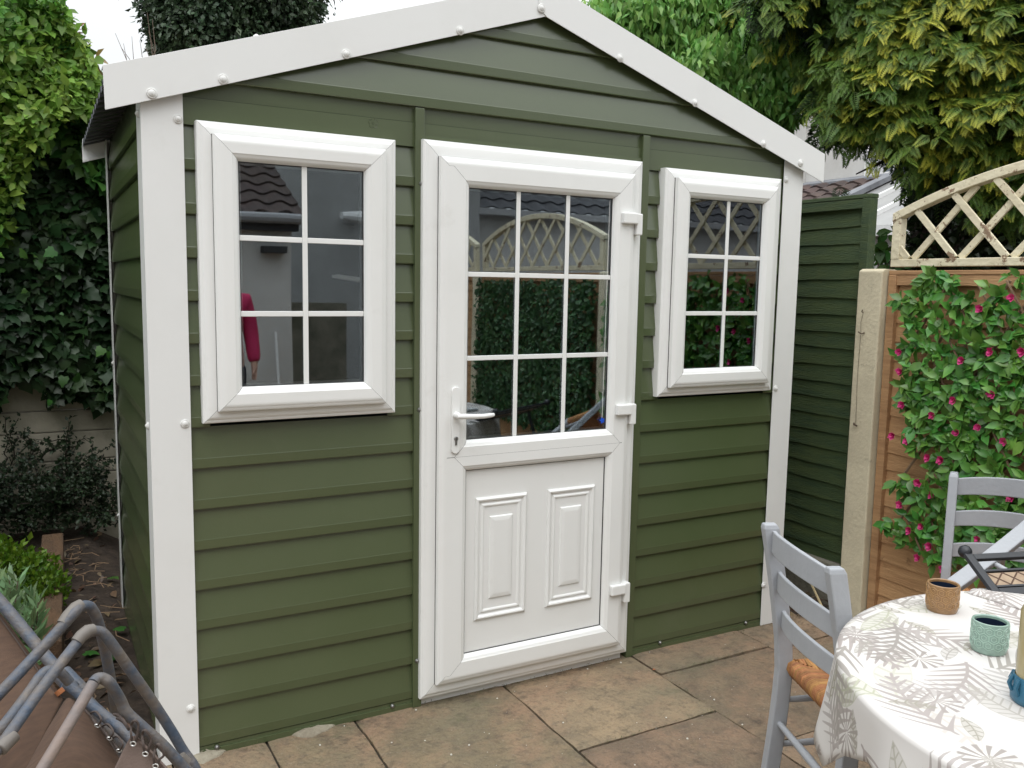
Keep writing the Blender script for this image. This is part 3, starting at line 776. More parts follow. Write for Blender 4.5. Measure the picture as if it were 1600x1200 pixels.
# own house behind the photographer (seen in the window glass)
yh = -6.6
def rfl(px, py, Y):       # world point at y=Y whose mirror image in the glass plane y=-.05 is seen at px,py
    d = ray(px, py); t = ((-.1-Y)-CAM.y)/d.y; q = CAM+d*t; return Vector((q.x, Y, q.z))
cor = rfl(456, 500, yh); gz = rfl(430, 346, yh).z
own = empty('white_outhouse', (cor.x-2, yh-1, G), 'low white rendered outhouse with a tiled roof, reflected in the left window', 'house')
MB().box(cor.x-6, cor.x, yh-3, yh, G, gz-.02).build('wall', RENDER, own)
tile_roof(own, (cor.x-6, yh+.14, gz+.06), (6.1, 0, 0), (0, -1.5, .75), 24, 6, TILE)
MB().tube([(cor.x-6, yh+.16, gz+.02), (cor.x+.12, yh+.16, gz+.02)], .055, 10).build('gutter', pmat('grey_gutter', (.3, .3, .31), rough=.4), own)
MB().box(cor.x-6, cor.x+.05, yh+.0, yh+.10, gz-.1, gz-.03).build('fascia', SLATE, own)
lp = rfl(425, 384, yh)
MB().box(lp.x-.12, lp.x+.12, yh+.002, yh+.16, lp.z-.07, lp.z).build('wall_lamp', SEAM, own)
BACKR = pmat('grey_rendered_wall', (.40, .40, .39), rough=.9, col2=(.30, .30, .29), vscale=1.3, bump=.2, bscale=40)
main = empty('main_house', (3, -9.5, G), 'grey rendered house wall behind the outhouse, reflected in the left window', 'house')
MB().box(-9, 5.5, -12, -9.2, G, 6.0).build('wall', BACKR, main)
vp = rfl(543, 339, -9.2)
MB().tube([(vp.x+.15, -9.1, vp.z), (vp.x-.15, -9.0, vp.z)], [.09, .05], 10).build('boiler_flue', WHITEP, main)
gw = MB().box(cor.x+.02, 2.85, -7.7, -7.5, G, 1.25).build('garden_wall', GRAVEL); tag(gw, 'low stained garden wall right of the white outhouse, seen in the window glass', 'wall')
st0, st1 = rfl(432, 520, yh+.12), rfl(440, 597, yh+.3)
br = MB().tube([(st0.x, yh+.05, st0.z), (st1.x, yh+.3, G)], .014, 6).box(st1.x-.14, st1.x+.14, yh+.26, yh+.34, G, G+.06).build('broom', WHITEP); tag(br, 'broom with white handle leaning on the white outhouse wall, seen in the left window', 'broom')
# bungalow beyond the fence, seen in the door glass
gL, gR = rfl(735, 332, -10), rfl(950, 344, -10)
bg = empty('bungalow', (7.5, -11, G), 'white bungalow with dark tiled roof beyond the fence, reflected in the door', 'house')
zg = (gL.z+gR.z)/2
MB().box(5.6, 14, -14, -10, G, zg-.04).build('wall', RENDER, bg)
tile_roof(bg, (5.0, -9.8, zg+.05), (9.4, 0, 0), (0, -3.4, 2.1), 30, 12, SLATE)
MB().box(5.0, 14.4, -9.87, -9.75, zg-.05, zg+.05).build('gutter', pmat('grey_gutter2', (.4, .4, .4), rough=.4), bg)

# ================================================================ WALL AND HEDGE ON THE LEFT
PANEL = pmat('cream_concrete_panel', (.50, .46, .37), rough=.9, col2=(.36, .33, .26), vscale=2.6, bump=.5, bscale=45)
add_grime(PANEL, (.08, .085, .05), 6, .55, .75, .6)
wy = 2.68
cw = empty('concrete_panel_wall', (-1, wy, G), 'cream concrete panel wall below the ivy on the left', 'wall')
zs_ = [G-.05, .30, .60]+[]
seams = sorted([aty(60, 643, wy).z, aty(130, 673, wy).z])
zz = [G-.1, .13, .38, seams[0]-.17+.0, seams[0], seams[1], seams[1]+.24, seams[1]+.5, seams[1]+.8]
for a, b in zip(zz, zz[1:]): MB().box(-4.2, 2.9, wy, wy+.06, a+.003, b-.003).build('wall_panel', PANEL, cw, bevel=.006)
# ================================================================ PLANTS
def leafmat(name, c1, c2, rough=.45, trans=.28, isl=.35, spec=.5, vs=2.5):
    return pmat(name, c1, rough=rough, col2=c2, vscale=vs, island=isl, trans=trans, spec=spec, detail=2)
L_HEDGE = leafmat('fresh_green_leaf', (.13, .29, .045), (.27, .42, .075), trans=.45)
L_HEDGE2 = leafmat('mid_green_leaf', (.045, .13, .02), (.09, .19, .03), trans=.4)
L_RED = leafmat('reddish_new_leaf', (.25, .12, .06), (.30, .22, .07))
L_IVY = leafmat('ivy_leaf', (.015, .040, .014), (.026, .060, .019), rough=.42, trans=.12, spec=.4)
L_IVY2 = leafmat('lit_ivy_leaf', (.035, .105, .02), (.06, .15, .028), rough=.4, trans=.25, spec=.4)  # brighter copy of the ivy green, the look of lit leaves put into the colour
L_DARK = leafmat('evergreen_leaf', (.038, .070, .036), (.06, .10, .045), rough=.4, trans=.12)
L_BRIGHT = leafmat('bright_drooping_leaf', (.18, .37, .08), (.26, .48, .12), rough=.38, trans=.45)
L_COT = leafmat('cotoneaster_leaf', (.014, .030, .012), (.022, .045, .016), rough=.5, trans=.1)
L_BOX = leafmat('box_leaf', (.085, .17, .014), (.14, .25, .02), rough=.4, trans=.3)
L_LAV = leafmat('grey_green_leaf', (.17, .27, .13), (.12, .22, .08), trans=.3)
L_ART = leafmat('artificial_leaf', (.055, .19, .028), (.13, .30, .05), rough=.33, trans=.15, vs=12)
L_SHRUB = leafmat('dark_shrub_leaf', (.012, .03, .011), (.03, .055, .015), trans=.12)  # dark green of the evergreen shrub behind the trellis
BARK = pmat('bark', (.055, .042, .032), rough=.95, col2=(.03, .024, .02), vscale=14, bump=.8, bscale=40)
TWIG = pmat('twig', (.12, .085, .06), rough=.8)

def tree(name, label, group, centres, radii, n, size, mat, tpl, trunk, droop=.3, shell=.5, out=.6, jit=.6, limbs=6, core=None, cat='tree', trunk_r=.12, sj=.35, inner=0):
    """crown: leaf clusters in the shells of overlapping lobes round a limb skeleton"""
    centres = [Vector(c) for c in centres]
    e = empty(name, trunk[0], label, cat, group)
    t = MB(); path = [Vector(p) for p in trunk]
    t.tube(path, [trunk_r*(1-.6*i/(len(path)-1)) for i in range(len(path))], 9)
    t.build('trunk', BARK, e, smooth=60)
    lb = MB(); top = path[-1]
    for k in range(min(limbs, len(centres))):
        c = centres[k]; a = path[-1]*.6+path[-2]*.4 if k % 2 else top
        mid = (a+c)/2+Vector((random.uniform(-.1, .1), random.uniform(-.1, .1), random.uniform(-.1, .15)))
        lb.tube([a, mid, c], [trunk_r*.4, trunk_r*.22, trunk_r*.1], 6)
        for q in range(4):
            d_ = Vector(nrm(RNG.normal(size=(1, 3)))[0])*max(radii[k])*.8
            lb.tube([c*.7+mid*.3, c+d_], [trunk_r*.1, trunk_r*.03], 4)
    lb.build('limb', BARK, e, smooth=60)
    P, D = clump_points([tuple(c) for c in centres], radii, n, shell)
    if inner:
        P2, D2 = clump_points([tuple(c) for c in centres], np.array(radii)*.55, inner, .3); P = np.vstack([P, P2]); D = np.vstack([D, D2])
    n = len(P)
    A = D*out+RNG.normal(size=(n, 3))*jit*.5+np.array([0, 0, -droop]); N_ = D+RNG.normal(size=(n, 3))*jit+np.array([0, 0, .6])
    S = size*(1+sj*RNG.normal(size=n)).clip(.45, 1.8)
    V, F = leaf_cloud(tpl, P, A, N_, S)
    fast_mesh('crown', V, F, mat, e)
    return e

# --- hedge: bright shrub above, ivy curtain below
def curtain(region, n, yfun, size, tpl, thick, tilt=-.5):
    """leaves over a rough vertical surface; region(n) -> x,z arrays"""
    x, z = region(n); y = yfun(x, z)+np.abs(RNG.normal(size=len(x)))*thick
    P = np.stack([x, y, z], 1); m = len(x)
    A = RNG.normal(size=(m, 3))*.55+np.array([0, -.35, tilt]); N_ = RNG.normal(size=(m, 3))*.45+np.array([0, -1, .55])
    S = size*(1+.35*RNG.normal(size=m)).clip(.4, 1.8)
    return leaf_cloud(tpl, P, A, N_, S)
def hill(x, z, s=1.0, ph=0): return np.sin(3.1*x*s+ph)*np.cos(2.7*z*s+1.3*ph)*.5+np.sin(7.3*x*s+2*ph)*np.sin(6.1*z*s+ph)*.3+np.sin(15*x*s)*np.sin(13*z*s+ph)*.2
YW = 2.62
def topz(x):   # outline of the hedge top against the sky
    xs__ = np.array([-4, -1.6, -.75, -.45, -.30, -.16, -.05, .3, 2.4]); zz__ = np.array([3.9, 3.6, 3.25, 3.02, 2.90, 2.70, 2.45, 2.30, 2.25])
    return np.interp(x, xs__, zz__)+.05*np.sin(19*x)+.03*np.sin(41*x+1)
def reg_ivy(n):
    x = RNG.uniform(-2.6, .6, n); z = .80+(topz(x)-.80)*RNG.random(n)
    low = .86+.07*np.sin(9*x)+.05*np.sin(23*x+1)+.03*np.sin(51*x); k = z > low
    return x[k], z[k]
ivy = empty('ivy', (-.6, YW, .8), 'dark ivy curtain hanging over the concrete panel wall left of the shed', 'ivy')
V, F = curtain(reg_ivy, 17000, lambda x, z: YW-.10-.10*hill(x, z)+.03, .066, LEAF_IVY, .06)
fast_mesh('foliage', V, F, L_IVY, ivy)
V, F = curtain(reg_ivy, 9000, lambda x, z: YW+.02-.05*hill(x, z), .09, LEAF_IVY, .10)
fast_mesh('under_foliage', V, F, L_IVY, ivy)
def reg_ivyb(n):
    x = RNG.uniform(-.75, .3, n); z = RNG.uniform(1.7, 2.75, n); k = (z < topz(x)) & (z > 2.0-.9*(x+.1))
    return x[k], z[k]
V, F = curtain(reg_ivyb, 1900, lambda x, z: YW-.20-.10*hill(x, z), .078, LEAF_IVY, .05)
fast_mesh('lit_foliage', V, F, L_IVY2, ivy)
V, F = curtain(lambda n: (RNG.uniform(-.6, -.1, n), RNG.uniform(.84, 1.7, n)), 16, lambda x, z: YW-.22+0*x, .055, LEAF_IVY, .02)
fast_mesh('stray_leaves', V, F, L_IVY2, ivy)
st = MB()
for k in range(26):
    x = random.uniform(-2.4, .4); z = .9; pts = []
    for i in range(8): pts.append((x, YW+.06, z)); x += random.uniform(-.08, .08); z += .22
    st.tube(pts, .008, 5)
st.build('stem', BARK, ivy)
hd = empty('hedge', (-1.0, 2.4, G), 'fresh green broadleaf hedge with reddish tips above the ivy on the left', 'hedge')
def reg_h(n):
    x = RNG.uniform(-2.9, .15, n); t = topz(x)
    lowb = np.interp(x, [-3, -1.0, -.62, -.45, -.25, .2], [1.25, 1.45, 1.62, 2.0, 2.35, 2.35]); z = lowb+(t-lowb)*RNG.random(n)
    k = z > lowb+.12*np.sin(13*x)+.1*RNG.normal(size=n)
    return x[k], z[k]
yf = lambda x, z: YW-.32-.22*hill(x, z, 1.2, .7)-.12*np.clip(-x-.4, 0, 1)
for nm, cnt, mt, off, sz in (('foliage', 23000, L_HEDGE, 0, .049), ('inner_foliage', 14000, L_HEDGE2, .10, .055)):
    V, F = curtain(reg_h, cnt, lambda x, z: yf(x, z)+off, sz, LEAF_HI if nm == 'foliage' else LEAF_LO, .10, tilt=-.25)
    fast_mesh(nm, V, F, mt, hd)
def shade_pts(n): return RNG.uniform(.1, 2.5, n), RNG.uniform(.1, 2.7, n)  # unseen bank of leaves, added left of the view to darken the shed side
yy_, zz_ = shade_pts(9000); P = np.stack([-1.45+.12*hill(yy_, zz_)+np.abs(RNG.normal(size=9000))*-.1, yy_, zz_], 1)
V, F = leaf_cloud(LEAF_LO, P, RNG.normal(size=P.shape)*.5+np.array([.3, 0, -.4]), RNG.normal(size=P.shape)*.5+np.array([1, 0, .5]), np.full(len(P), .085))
fast_mesh('unseen_shade_foliage', V, F, L_HEDGE2, hd)
# branches poking out of the top with small leaves
sp = MB(); PP, AA = [], []
for (px, py), (qx, qy) in (((75, 70), (70, -15)), ((85, 60), (102, 8)), ((95, 70), (110, 28)), ((60, 60), (20, -30)), ((110, 100), (133, 55)), ((120, 120), (150, 90)), ((40, 60), (50, -20)), ((20, 50), (0, -40)), ((90, 90), (125, 40))):
    a, b = aty(px, py, YW-.2), aty(qx, qy, YW-.25); sp.tube([a, (a+b)/2+Vector((.02, 0, .02)), b], [.006, .004, .002], 5)
    for i in range(14):
        t = .15+.85*i/13; PP.append(a.lerp(b, t)); AA.append(Vector((random.uniform(-1, 1), random.uniform(-.6, .3), random.uniform(-.5, .6))))
sp.build('branch', TWIG, hd)
PP = np.array([tuple(p) for p in PP]); AA = np.array([tuple(p) for p in AA])
V, F = leaf_cloud(LEAF_HI, PP, AA, RNG.normal(size=PP.shape)+np.array([0, -.6, 1]), .055*(1+.2*RNG.normal(size=len(PP))))
h_ = len(F)*3//5
fast_mesh('tip_leaves', V, F[:h_], L_HEDGE, hd); fast_mesh('red_tip_leaves', V, F[h_:], L_RED, hd)
stm = MB()
for k in range(12):
    x = -2.6+.24*k; stm.tube([(x, YW+.3, G), (x+.05, YW+.25, 1.2), (x, YW, 2.3)], [.03, .022, .01], 6)
hst = stm.build('stem', BARK, hd)

# --- cotoneaster sprays over the wall
ct_ = empty('cotoneaster', (-.6, wy-.1, .05), 'dark small-leaved cotoneaster sprawling over the foot of the concrete panel wall', 'shrub')
cs_ = MB(); PP, AA = [], []
def spray(p, q, sag, nl, wob=.03):
    pts = []
    for i in range(9):
        t = i/8; v = p.lerp(q, t)+Vector((0, 0, sag*math.sin(math.pi*t)))+Vector((random.uniform(-wob, wob), random.uniform(-.02, .02), random.uniform(-wob, wob)))*.5
        pts.append(v)
    cs_.tube(pts, [.004-.0003*i for i in range(9)], 4)
    for i in range(nl):
        t = random.random()*8; k = min(7, int(t)); v = pts[k].lerp(pts[k+1], t-k); PP.append(v+Vector((random.uniform(-.02, .02),)*3)); AA.append(Vector((random.uniform(-1, 1), random.uniform(-1, .2), random.uniform(-1, 1))))
yc = wy-.07
for (a, b, s_, n_) in (((0, 745), (30, 650), .02, 60), ((30, 735), (5, 648), .0, 60), ((20, 690), (60, 720), .06, 60), ((0, 750), (95, 700), .1, 80), ((60, 760), (40, 665), 0, 60), ((100, 760), (108, 655), .0, 70), ((95, 750), (110, 672), .03, 60),
                       ((80, 770), (180, 690), .03, 90), ((100, 760), (182, 720), .04, 90), ((60, 720), (140, 690), .05, 70), ((100, 780), (185, 760), .03, 80), ((40, 790), (120, 700), .02, 80), ((0, 800), (60, 700), .03, 80),
                       ((120, 700), (60, 690), .02, 50), ((130, 760), (150, 690), 0, 50), ((90, 700), (30, 730), .02, 50)):
    spray(aty(*a, yc), aty(*b, yc-.03), s_, n_)
for k in range(130):
    a = aty(random.uniform(-40, 190), random.uniform(745, 830), yc-random.uniform(0, .25)); b = a+Vector((random.uniform(-.22, .22), random.uniform(-.15, .0), random.uniform(-.02, .16))); spray(a, b, .03, 60)
cs_.build('stem', BARK, ct_)
PP = np.array([tuple(p) for p in PP]); AA = np.array([tuple(p) for p in AA])
V, F = leaf_cloud(LEAF_LO, PP, AA, RNG.normal(size=PP.shape)+np.array([0, -.8, .8]), .022*(1+.3*RNG.normal(size=len(PP))).clip(.5, 1.6))
fast_mesh('foliage', V, F, L_COT, ct_)

# --- bed edging timber, box bush, grey-green herb
WOOD = pmat('old_sleeper_wood', (.15, .085, .045), rough=.9, col2=(.08, .05, .03), vscale=6, bump=.7, bscale=35, stretch=(4, 1, 4))
def sleeper(px0, px1, z1, label):
    a0, a1 = atz(*px0, z1), atz(*px1, z1)
    dv = (a1-a0).normalized(); wv = Vector((dv.y, -dv.x, 0))*.05
    m = MB().bar(Vector((a0.x, a0.y, z1/2-.03))-wv, Vector((a1.x, a1.y, z1/2-.03))-wv, wv, Vector((0, 0, z1/2+.03))).build('timber_sleeper', WOOD, bevel=.006)
    return tag(m, label, 'sleeper')
sleeper((97, 1000), (99, 832), .17, 'old brown timber sleeper edging the bed, left of the shed')
bxl = at(35, 915, 3.9)
PB, DB = clump_points([tuple(at(45, 905, 3.75)), tuple(at(5, 890, 3.75)), tuple(at(75, 925, 3.7)), tuple(at(-35, 890, 3.7)), tuple(at(25, 945, 3.6))], [(.13, .13, .12), (.14, .14, .12), (.08, .1, .09), (.14, .14, .13), (.12, .12, .1)], 5200, .5)
bx_ = empty('box_bush', (at(35, 915, 3.75).x, at(35, 915, 3.75).y, G), 'small bright green box bush in front of the timber sleeper', 'shrub')
V, F = leaf_cloud(LEAF_LO, PB, DB*.6+RNG.normal(size=DB.shape)*.6+np.array([0, 0, .6]), DB+RNG.normal(size=DB.shape)*.5, .027*(1+.25*RNG.normal(size=len(PB))).clip(.5, 1.6))
fast_mesh('foliage', V, F, L_BOX, bx_)
sm = MB()
for k in range(30):
    q = PB[random.randrange(len(PB))]; b0 = at(35, 915, 3.75); sm.tube([(b0.x+random.uniform(-.1, .1), b0.y+random.uniform(-.1, .1), G), q], [.006, .002], 4)
sm.build('stem', TWIG, bx_)
hb_ = at(10, 1010, 2.7); hb0 = Vector((hb_.x, hb_.y, G))
hr = empty('lavender', hb0, 'grey-green narrow-leaved lavender clump behind the folded chair on the left', 'plant')
PP, AA = [], []; sm = MB()
for k in range(60):
    tip = at(random.uniform(-50, 62), random.uniform(905, 985), random.uniform(2.6, 2.95)); tip.z -= .0
    base = Vector((hb0.x+random.uniform(-.08, .08), hb0.y+random.uniform(-.08, .08), .05)); sm.tube([base, (base+tip)/2+Vector((0, 0, .03)), tip], [.003, .002, .0015], 4)
    for i in range(34):
        t = .45+.55*i/33; PP.append(base.lerp(tip, t)+Vector((0, 0, .03*(1-abs(2*t-1))))); AA.append(Vector((random.uniform(-1, 1), random.uniform(-1, 1), random.uniform(.5, 1.6))))
sm.build('stem', TWIG, hr)
PP = np.array([tuple(p) for p in PP]); AA = np.array([tuple(p) for p in AA])
V, F = leaf_cloud((np.array([(0,0,0),(.5,.10,.02),(1,0,0),(.5,-.10,.02)]), LEAF_THIN[1]), PP, AA, RNG.normal(size=PP.shape)+np.array([0, -.8, .8]), .06*(1+.3*RNG.normal(size=len(PP))).clip(.5, 1.6))
fast_mesh('foliage', V, F, L_LAV, hr)

# --- trees
def blob(px, py, D, r): return (at(px, py, D), r)
dt = [blob(330, -20, 12, (1.0, 1.0, .8)), blob(420, -30, 12, (.8, 1, .75)), blob(270, 10, 12, (.42, .6, .7)), blob(455, 10, 12, (.40, .6, .42)), blob(350, 50, 12, (.9, .9, .55)), blob(310, -120, 12, (1, 1, .8)), blob(410, -120, 12, (1, 1, .8)), blob(275, 60, 12, (.35, .5, .4))]
c0 = at(360, 40, 12)
tree('evergreen_tree', 'round dark evergreen tree showing above the left roof slope of the shed', None, [b[0] for b in dt], [b[1] for b in dt], 42000, .075, L_DARK, LEAF_LO,
     [(c0.x, c0.y, G), (c0.x, c0.y, 1.5), (c0.x, c0.y, c0.z)], shell=.75, jit=.9, inner=12000)
bt = empty('bare_shrub', (at(215, 90, 9).x, at(215, 90, 9).y, G), 'thin bare twigs against the sky between the hedge and the evergreen tree', 'shrub')
bm_ = MB(); bb0 = Vector((at(215, 90, 9).x, at(215, 90, 9).y, G)); bm_.tube([bb0, bb0+Vector((0, 0, 2)), at(220, 105, 9)], [.03, .02, .01], 6)
for (a, b) in (((205, 110), (180, 52)), ((210, 110), (206, 57)), ((225, 110), (219, 65)), ((240, 100), (230, 20)), ((245, 95), (232, 48)), ((243, 80), (238, 30)), ((215, 110), (190, 75)), ((235, 95), (228, 75)), ((200, 105), (193, 68))):
    bm_.tube([at(220, 120, 9), at(*a, 9), at(*b, 9)], [.006, .005, .002], 4)
bm_.build('branch', TWIG, bt)
# bright drooping tree behind the right roof slope
dt = []
for px, py, r in ((960, 45, .45), (1010, 25, .50), (1060, 60, .50), (1060, 15, .45), (1110, 45, .50), (1140, 90, .50), (1090, 110, .50), (1180, 130, .45), (1150, 160, .45), (1205, 70, .45), (1250, 110, .40), (1205, 165, .36), (1030, 85, .40), (1265, 90, .22), (1100, 0, .35), (985, 60, .35), (1180, 60, .35), (1275, 110, .22)):
    dt.append((at(px, py, 5.6+random.uniform(-.25, .4)), (r*.54, r*.54, r*.44)))
c0 = at(1110, 90, 6.0)
# clusters of drooping leaves on twig ends
P, D = clump_points([tuple(b[0]) for b in dt], [b[1] for b in dt], 4600, .6)
PP = np.repeat(P, 8, 0)+RNG.normal(size=(len(P)*8, 3))*.028; m_ = len(PP)
A = RNG.normal(size=(m_, 3))*.42+np.array([0, 0, -1.0]); N_ = RNG.normal(size=(m_, 3))*.3+np.repeat(D, 8, 0)*.6+np.array([0, 0, .35])
brt = empty('drooping_tree', (c0.x, c0.y, G), 'bright fresh green tree with drooping leaves behind the right roof slope', 'tree')
V, F = leaf_cloud((np.array([(0,0,0),(.35,.20,.03),(1,0,-.10),(.35,-.20,.03)]), LEAF_LO[1]), PP, A, N_, .066*(1+.25*RNG.normal(size=m_)).clip(.5, 1.5))
fast_mesh('crown', V, F, L_BRIGHT, brt)
tk = MB().tube([(c0.x, c0.y, G), (c0.x+.05, c0.y, 1.6), (c0.x, c0.y, c0.z)], [.11, .08, .03], 8)
tk.build('trunk', BARK, brt, smooth=60)
lb = MB()
for b in dt: lb.tube([Vector((c0.x, c0.y, 2.4)), (Vector((c0.x, c0.y, 2.6))+b[0])/2, b[0]], [.03, .018, .006], 5)
lb.build('limb', BARK, brt)

# golden conifer: flat ferny sprays
def spray_tpl():
    T, Fc, tip = [], [], []
    def leafq(a, b, wd, t0, t1):
        a, b = np.array(a, float), np.array(b, float); d = b-a; pz = np.array([-d[1], d[0], 0]); pz = pz/np.linalg.norm(pz)*wd
        k = len(T); T.extend([a-pz*.35, (a+b)*.45-pz, b, (a+b)*.45+pz]) ; Fc.extend([(k, k+1, k+2), (k, k+2, k+3)]); tip.extend([t0, (t0+t1)/2, t1, (t0+t1)/2])
    leafq((0, 0, 0), (1, 0, -.12), .013, 0, 1)
    for i in range(9):
        x = .08+.098*i; L = .38*(1-.72*(i/9)**1.3)
        for s in (1, -1):
            a = (x+(.03 if s > 0 else 0), 0, -.12*x*x); b = (x+L*.75, s*L*.75, -.12*x*x-.05)
            leafq(a, b, .0145, x, min(1, x+.35)); 
            for q in (.5,):
                p = (a[0]+(b[0]-a[0])*q, a[1]+(b[1]-a[1])*q, a[2]+(b[2]-a[2])*q)
                leafq(p, (p[0]+L*.38, p[1]+s*L*.05, p[2]-.02), .0115, x+.1, min(1, x+.4)); leafq(p, (p[0]+L*.12, p[1]+s*L*.36, p[2]-.02), .011, x, min(1, x+.3))
    return np.array(T), np.array(Fc), np.array(tip)
TS, FS, TIPS = spray_tpl()
def conifer_mat(name, c1, c2, tipc):
    m = leafmat(name, c1, c2, trans=.22, isl=.3, rough=.55)
    t = m.node_tree; b = t.nodes['Principled BSDF']; src = b.inputs['Base Color'].links[0].from_socket
    at_ = t.nodes.new('ShaderNodeAttribute'); at_.attribute_name = 'tip'; mx = t.nodes.new('ShaderNodeMix'); mx.data_type = 'RGBA'
    mr = t.nodes.new('ShaderNodeMapRange'); mr.inputs[1].default_value = .35; mr.inputs[2].default_value = 1.15
    t.links.new(at_.outputs['Fac'], mr.inputs[0]); t.links.new(mr.outputs[0], mx.inputs[0]); t.links.new(src, mx.inputs[6]); mx.inputs[7].default_value = (*tipc, 1)
    for l in list(src.links):
        if l.to_socket != mx.inputs[6]: ts = l.to_socket; t.links.remove(l); t.links.new(mx.outputs[2], ts)
    return m
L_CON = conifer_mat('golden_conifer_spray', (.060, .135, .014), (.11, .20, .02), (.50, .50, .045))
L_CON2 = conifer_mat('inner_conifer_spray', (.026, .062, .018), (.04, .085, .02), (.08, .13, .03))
def sprays(P, A, N_, S, tipmul):
    V, F = leaf_cloud((TS, FS), P, A, N_, S); tp = (np.tile(TIPS, (len(P), 1))*tipmul[:, None]).ravel(); return V, F, tp
cb_ = []
cx = at(1470, 40, 4.6)
con = empty('golden_conifer', (at(1475, 300, 5.0).x, at(1475, 300, 5.0).y, G), 'large golden-tipped conifer overhanging the fence on the right', 'tree')
t0 = at(1462, 400, 5.2); t1 = at(1470, 250, 5.2); t2 = at(1480, -100, 5.2)
MB().tube([(t0.x, t0.y, G), t0, t1, t2], [.17, .15, .14, .09], 12).build('trunk', BARK, con, smooth=60)
# lobes measured on the outline, hanging branches
lob = []
def lobe(px, py, D, r, gold): lob.append((at(px, py, D), r, gold))
for a in ((1190, -10, 6.0, .30, .35), (1250, 15, 5.6, .28, .6), (1320, 50, 5.0, .28, .8), (1360, 20, 4.6, .32, .9), (1430, 60, 4.5, .32, 1), (1500, 30, 4.4, .34, 1), (1570, 70, 4.3, .34, 1), (1630, 40, 4.2, .36, 1),
          (1325, 120, 4.8, .18, .6), (1360, 130, 4.6, .30, .9), (1430, 150, 4.5, .30, 1), (1510, 150, 4.4, .30, 1), (1590, 170, 4.3, .32, 1), (1330, 165, 4.7, .15, .3), (1390, 165, 4.6, .13, .5), (1460, 210, 4.6, .18, .6), (1530, 230, 4.5, .24, .7), (1600, 250, 4.4, .24, .6),
          (1300, 200, 4.8, .09, .1), (1338, 272, 4.7, .03, .1), (1450, 260, 4.7, .10, .4), (1560, 290, 4.6, .12, .1),
          (1150, -30, 6.0, .22, .4), (1250, -30, 4.8, .35, .8), (1350, -60, 4.7, .4, 1), (1450, -60, 4.6, .4, 1), (1550, -50, 4.4, .4, 1), (1650, -50, 4.3, .4, 1), (1300, -100, 4.8, .4, .8), (1420, -130, 4.8, .4, .8), (1680, 150, 4.2, .35, .9), (1690, 260, 4.3, .3, .5)):
    lobe(*a)
Cn = np.array([tuple(l[0]) for l in lob]); Rr = np.array([(l[1], l[1], l[1]*.85) for l in lob]); Gd = np.array([l[2] for l in lob])
wg = Rr[:, 0]**2; 
def con_pts(n, shell, rs=1.0):
    idx = RNG.choice(len(Cn), n, p=wg/wg.sum()); D = nrm(RNG.normal(size=(n, 3))); rr = shell+(1-shell)*RNG.random((n, 1))
    return Cn[idx]+D*Rr[idx]*rr*rs, D, Gd[idx]
P0, D0, g0 = con_pts(900, .45)
side = nrm(np.array([[-.48, -.87, .15]])+D0*.9)          # every branchlet end: a hanging fan of sprays
K = 24; cnt = len(P0)*K
P = np.repeat(P0, K, 0); Sd = np.repeat(side, K, 0); gd = np.repeat(g0*RNG.uniform(.0, 1.45, len(P0)).clip(0, 1.25), K)
tt = RNG.random((cnt, 1)); lat = nrm(np.cross(Sd, np.array([[0, 0, 1.]])))
P = P+Sd*(tt-.5)*.16+np.array([0, 0, -1.])*tt**2*.13+lat*RNG.normal(size=(cnt, 1))*.03
A = Sd*(.75-.5*tt)+np.array([0, 0, -.25])*(.6+2.2*tt)+lat*RNG.normal(size=(cnt, 1))*.55+RNG.normal(size=P.shape)*.12
N_ = Sd*.5+np.array([0, 0, .9])+RNG.normal(size=P.shape)*.3
V, F, tp = sprays(P, A, N_, .082*(1+.28*RNG.normal(size=cnt)).clip(.5, 1.6), gd*(.55+.6*tt[:, 0]))
fast_mesh('crown', V, F, L_CON, con, attr=tp)
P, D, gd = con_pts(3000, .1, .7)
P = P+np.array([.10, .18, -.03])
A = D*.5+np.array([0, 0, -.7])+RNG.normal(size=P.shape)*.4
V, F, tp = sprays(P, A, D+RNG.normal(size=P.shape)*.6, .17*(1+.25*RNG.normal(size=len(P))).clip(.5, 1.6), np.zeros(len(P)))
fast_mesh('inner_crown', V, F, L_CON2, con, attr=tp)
# inner mass behind (far side of the crown)
P = []; 
for px, py, D_, r in ((1330, 40, 5.5, .42), (1440, 60, 5.5, .5), (1550, 60, 5.4, .5), (1650, 80, 5.3, .5), (1330, 120, 5.5, .22), (1410, 150, 5.5, .22), (1500, 200, 5.4, .35), (1590, 220, 5.3, .35), (1540, 290, 5.3, .22)):
    c = np.array(tuple(at(px, py, D_))); P.append(c+nrm(RNG.normal(size=(520, 3)))*RNG.random((520, 1))**.4*r)
P = np.vstack(P); V, F, tp = sprays(P, RNG.normal(size=P.shape)*.6+np.array([0, 0, -.6]), RNG.normal(size=P.shape)+np.array([-.4, -.6, .2]), .2*(1+.25*RNG.normal(size=len(P))).clip(.5, 1.6), np.zeros(len(P)))
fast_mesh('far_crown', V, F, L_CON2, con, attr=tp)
br_ = MB()
for l in lob: 
    a = Vector((t1.x, t1.y, l[0].z+.2)); br_.tube([a, (a+l[0])/2+Vector((0, 0, .06)), l[0]], [.022, .014, .004], 5)
br_.build('limb', BARK, con)
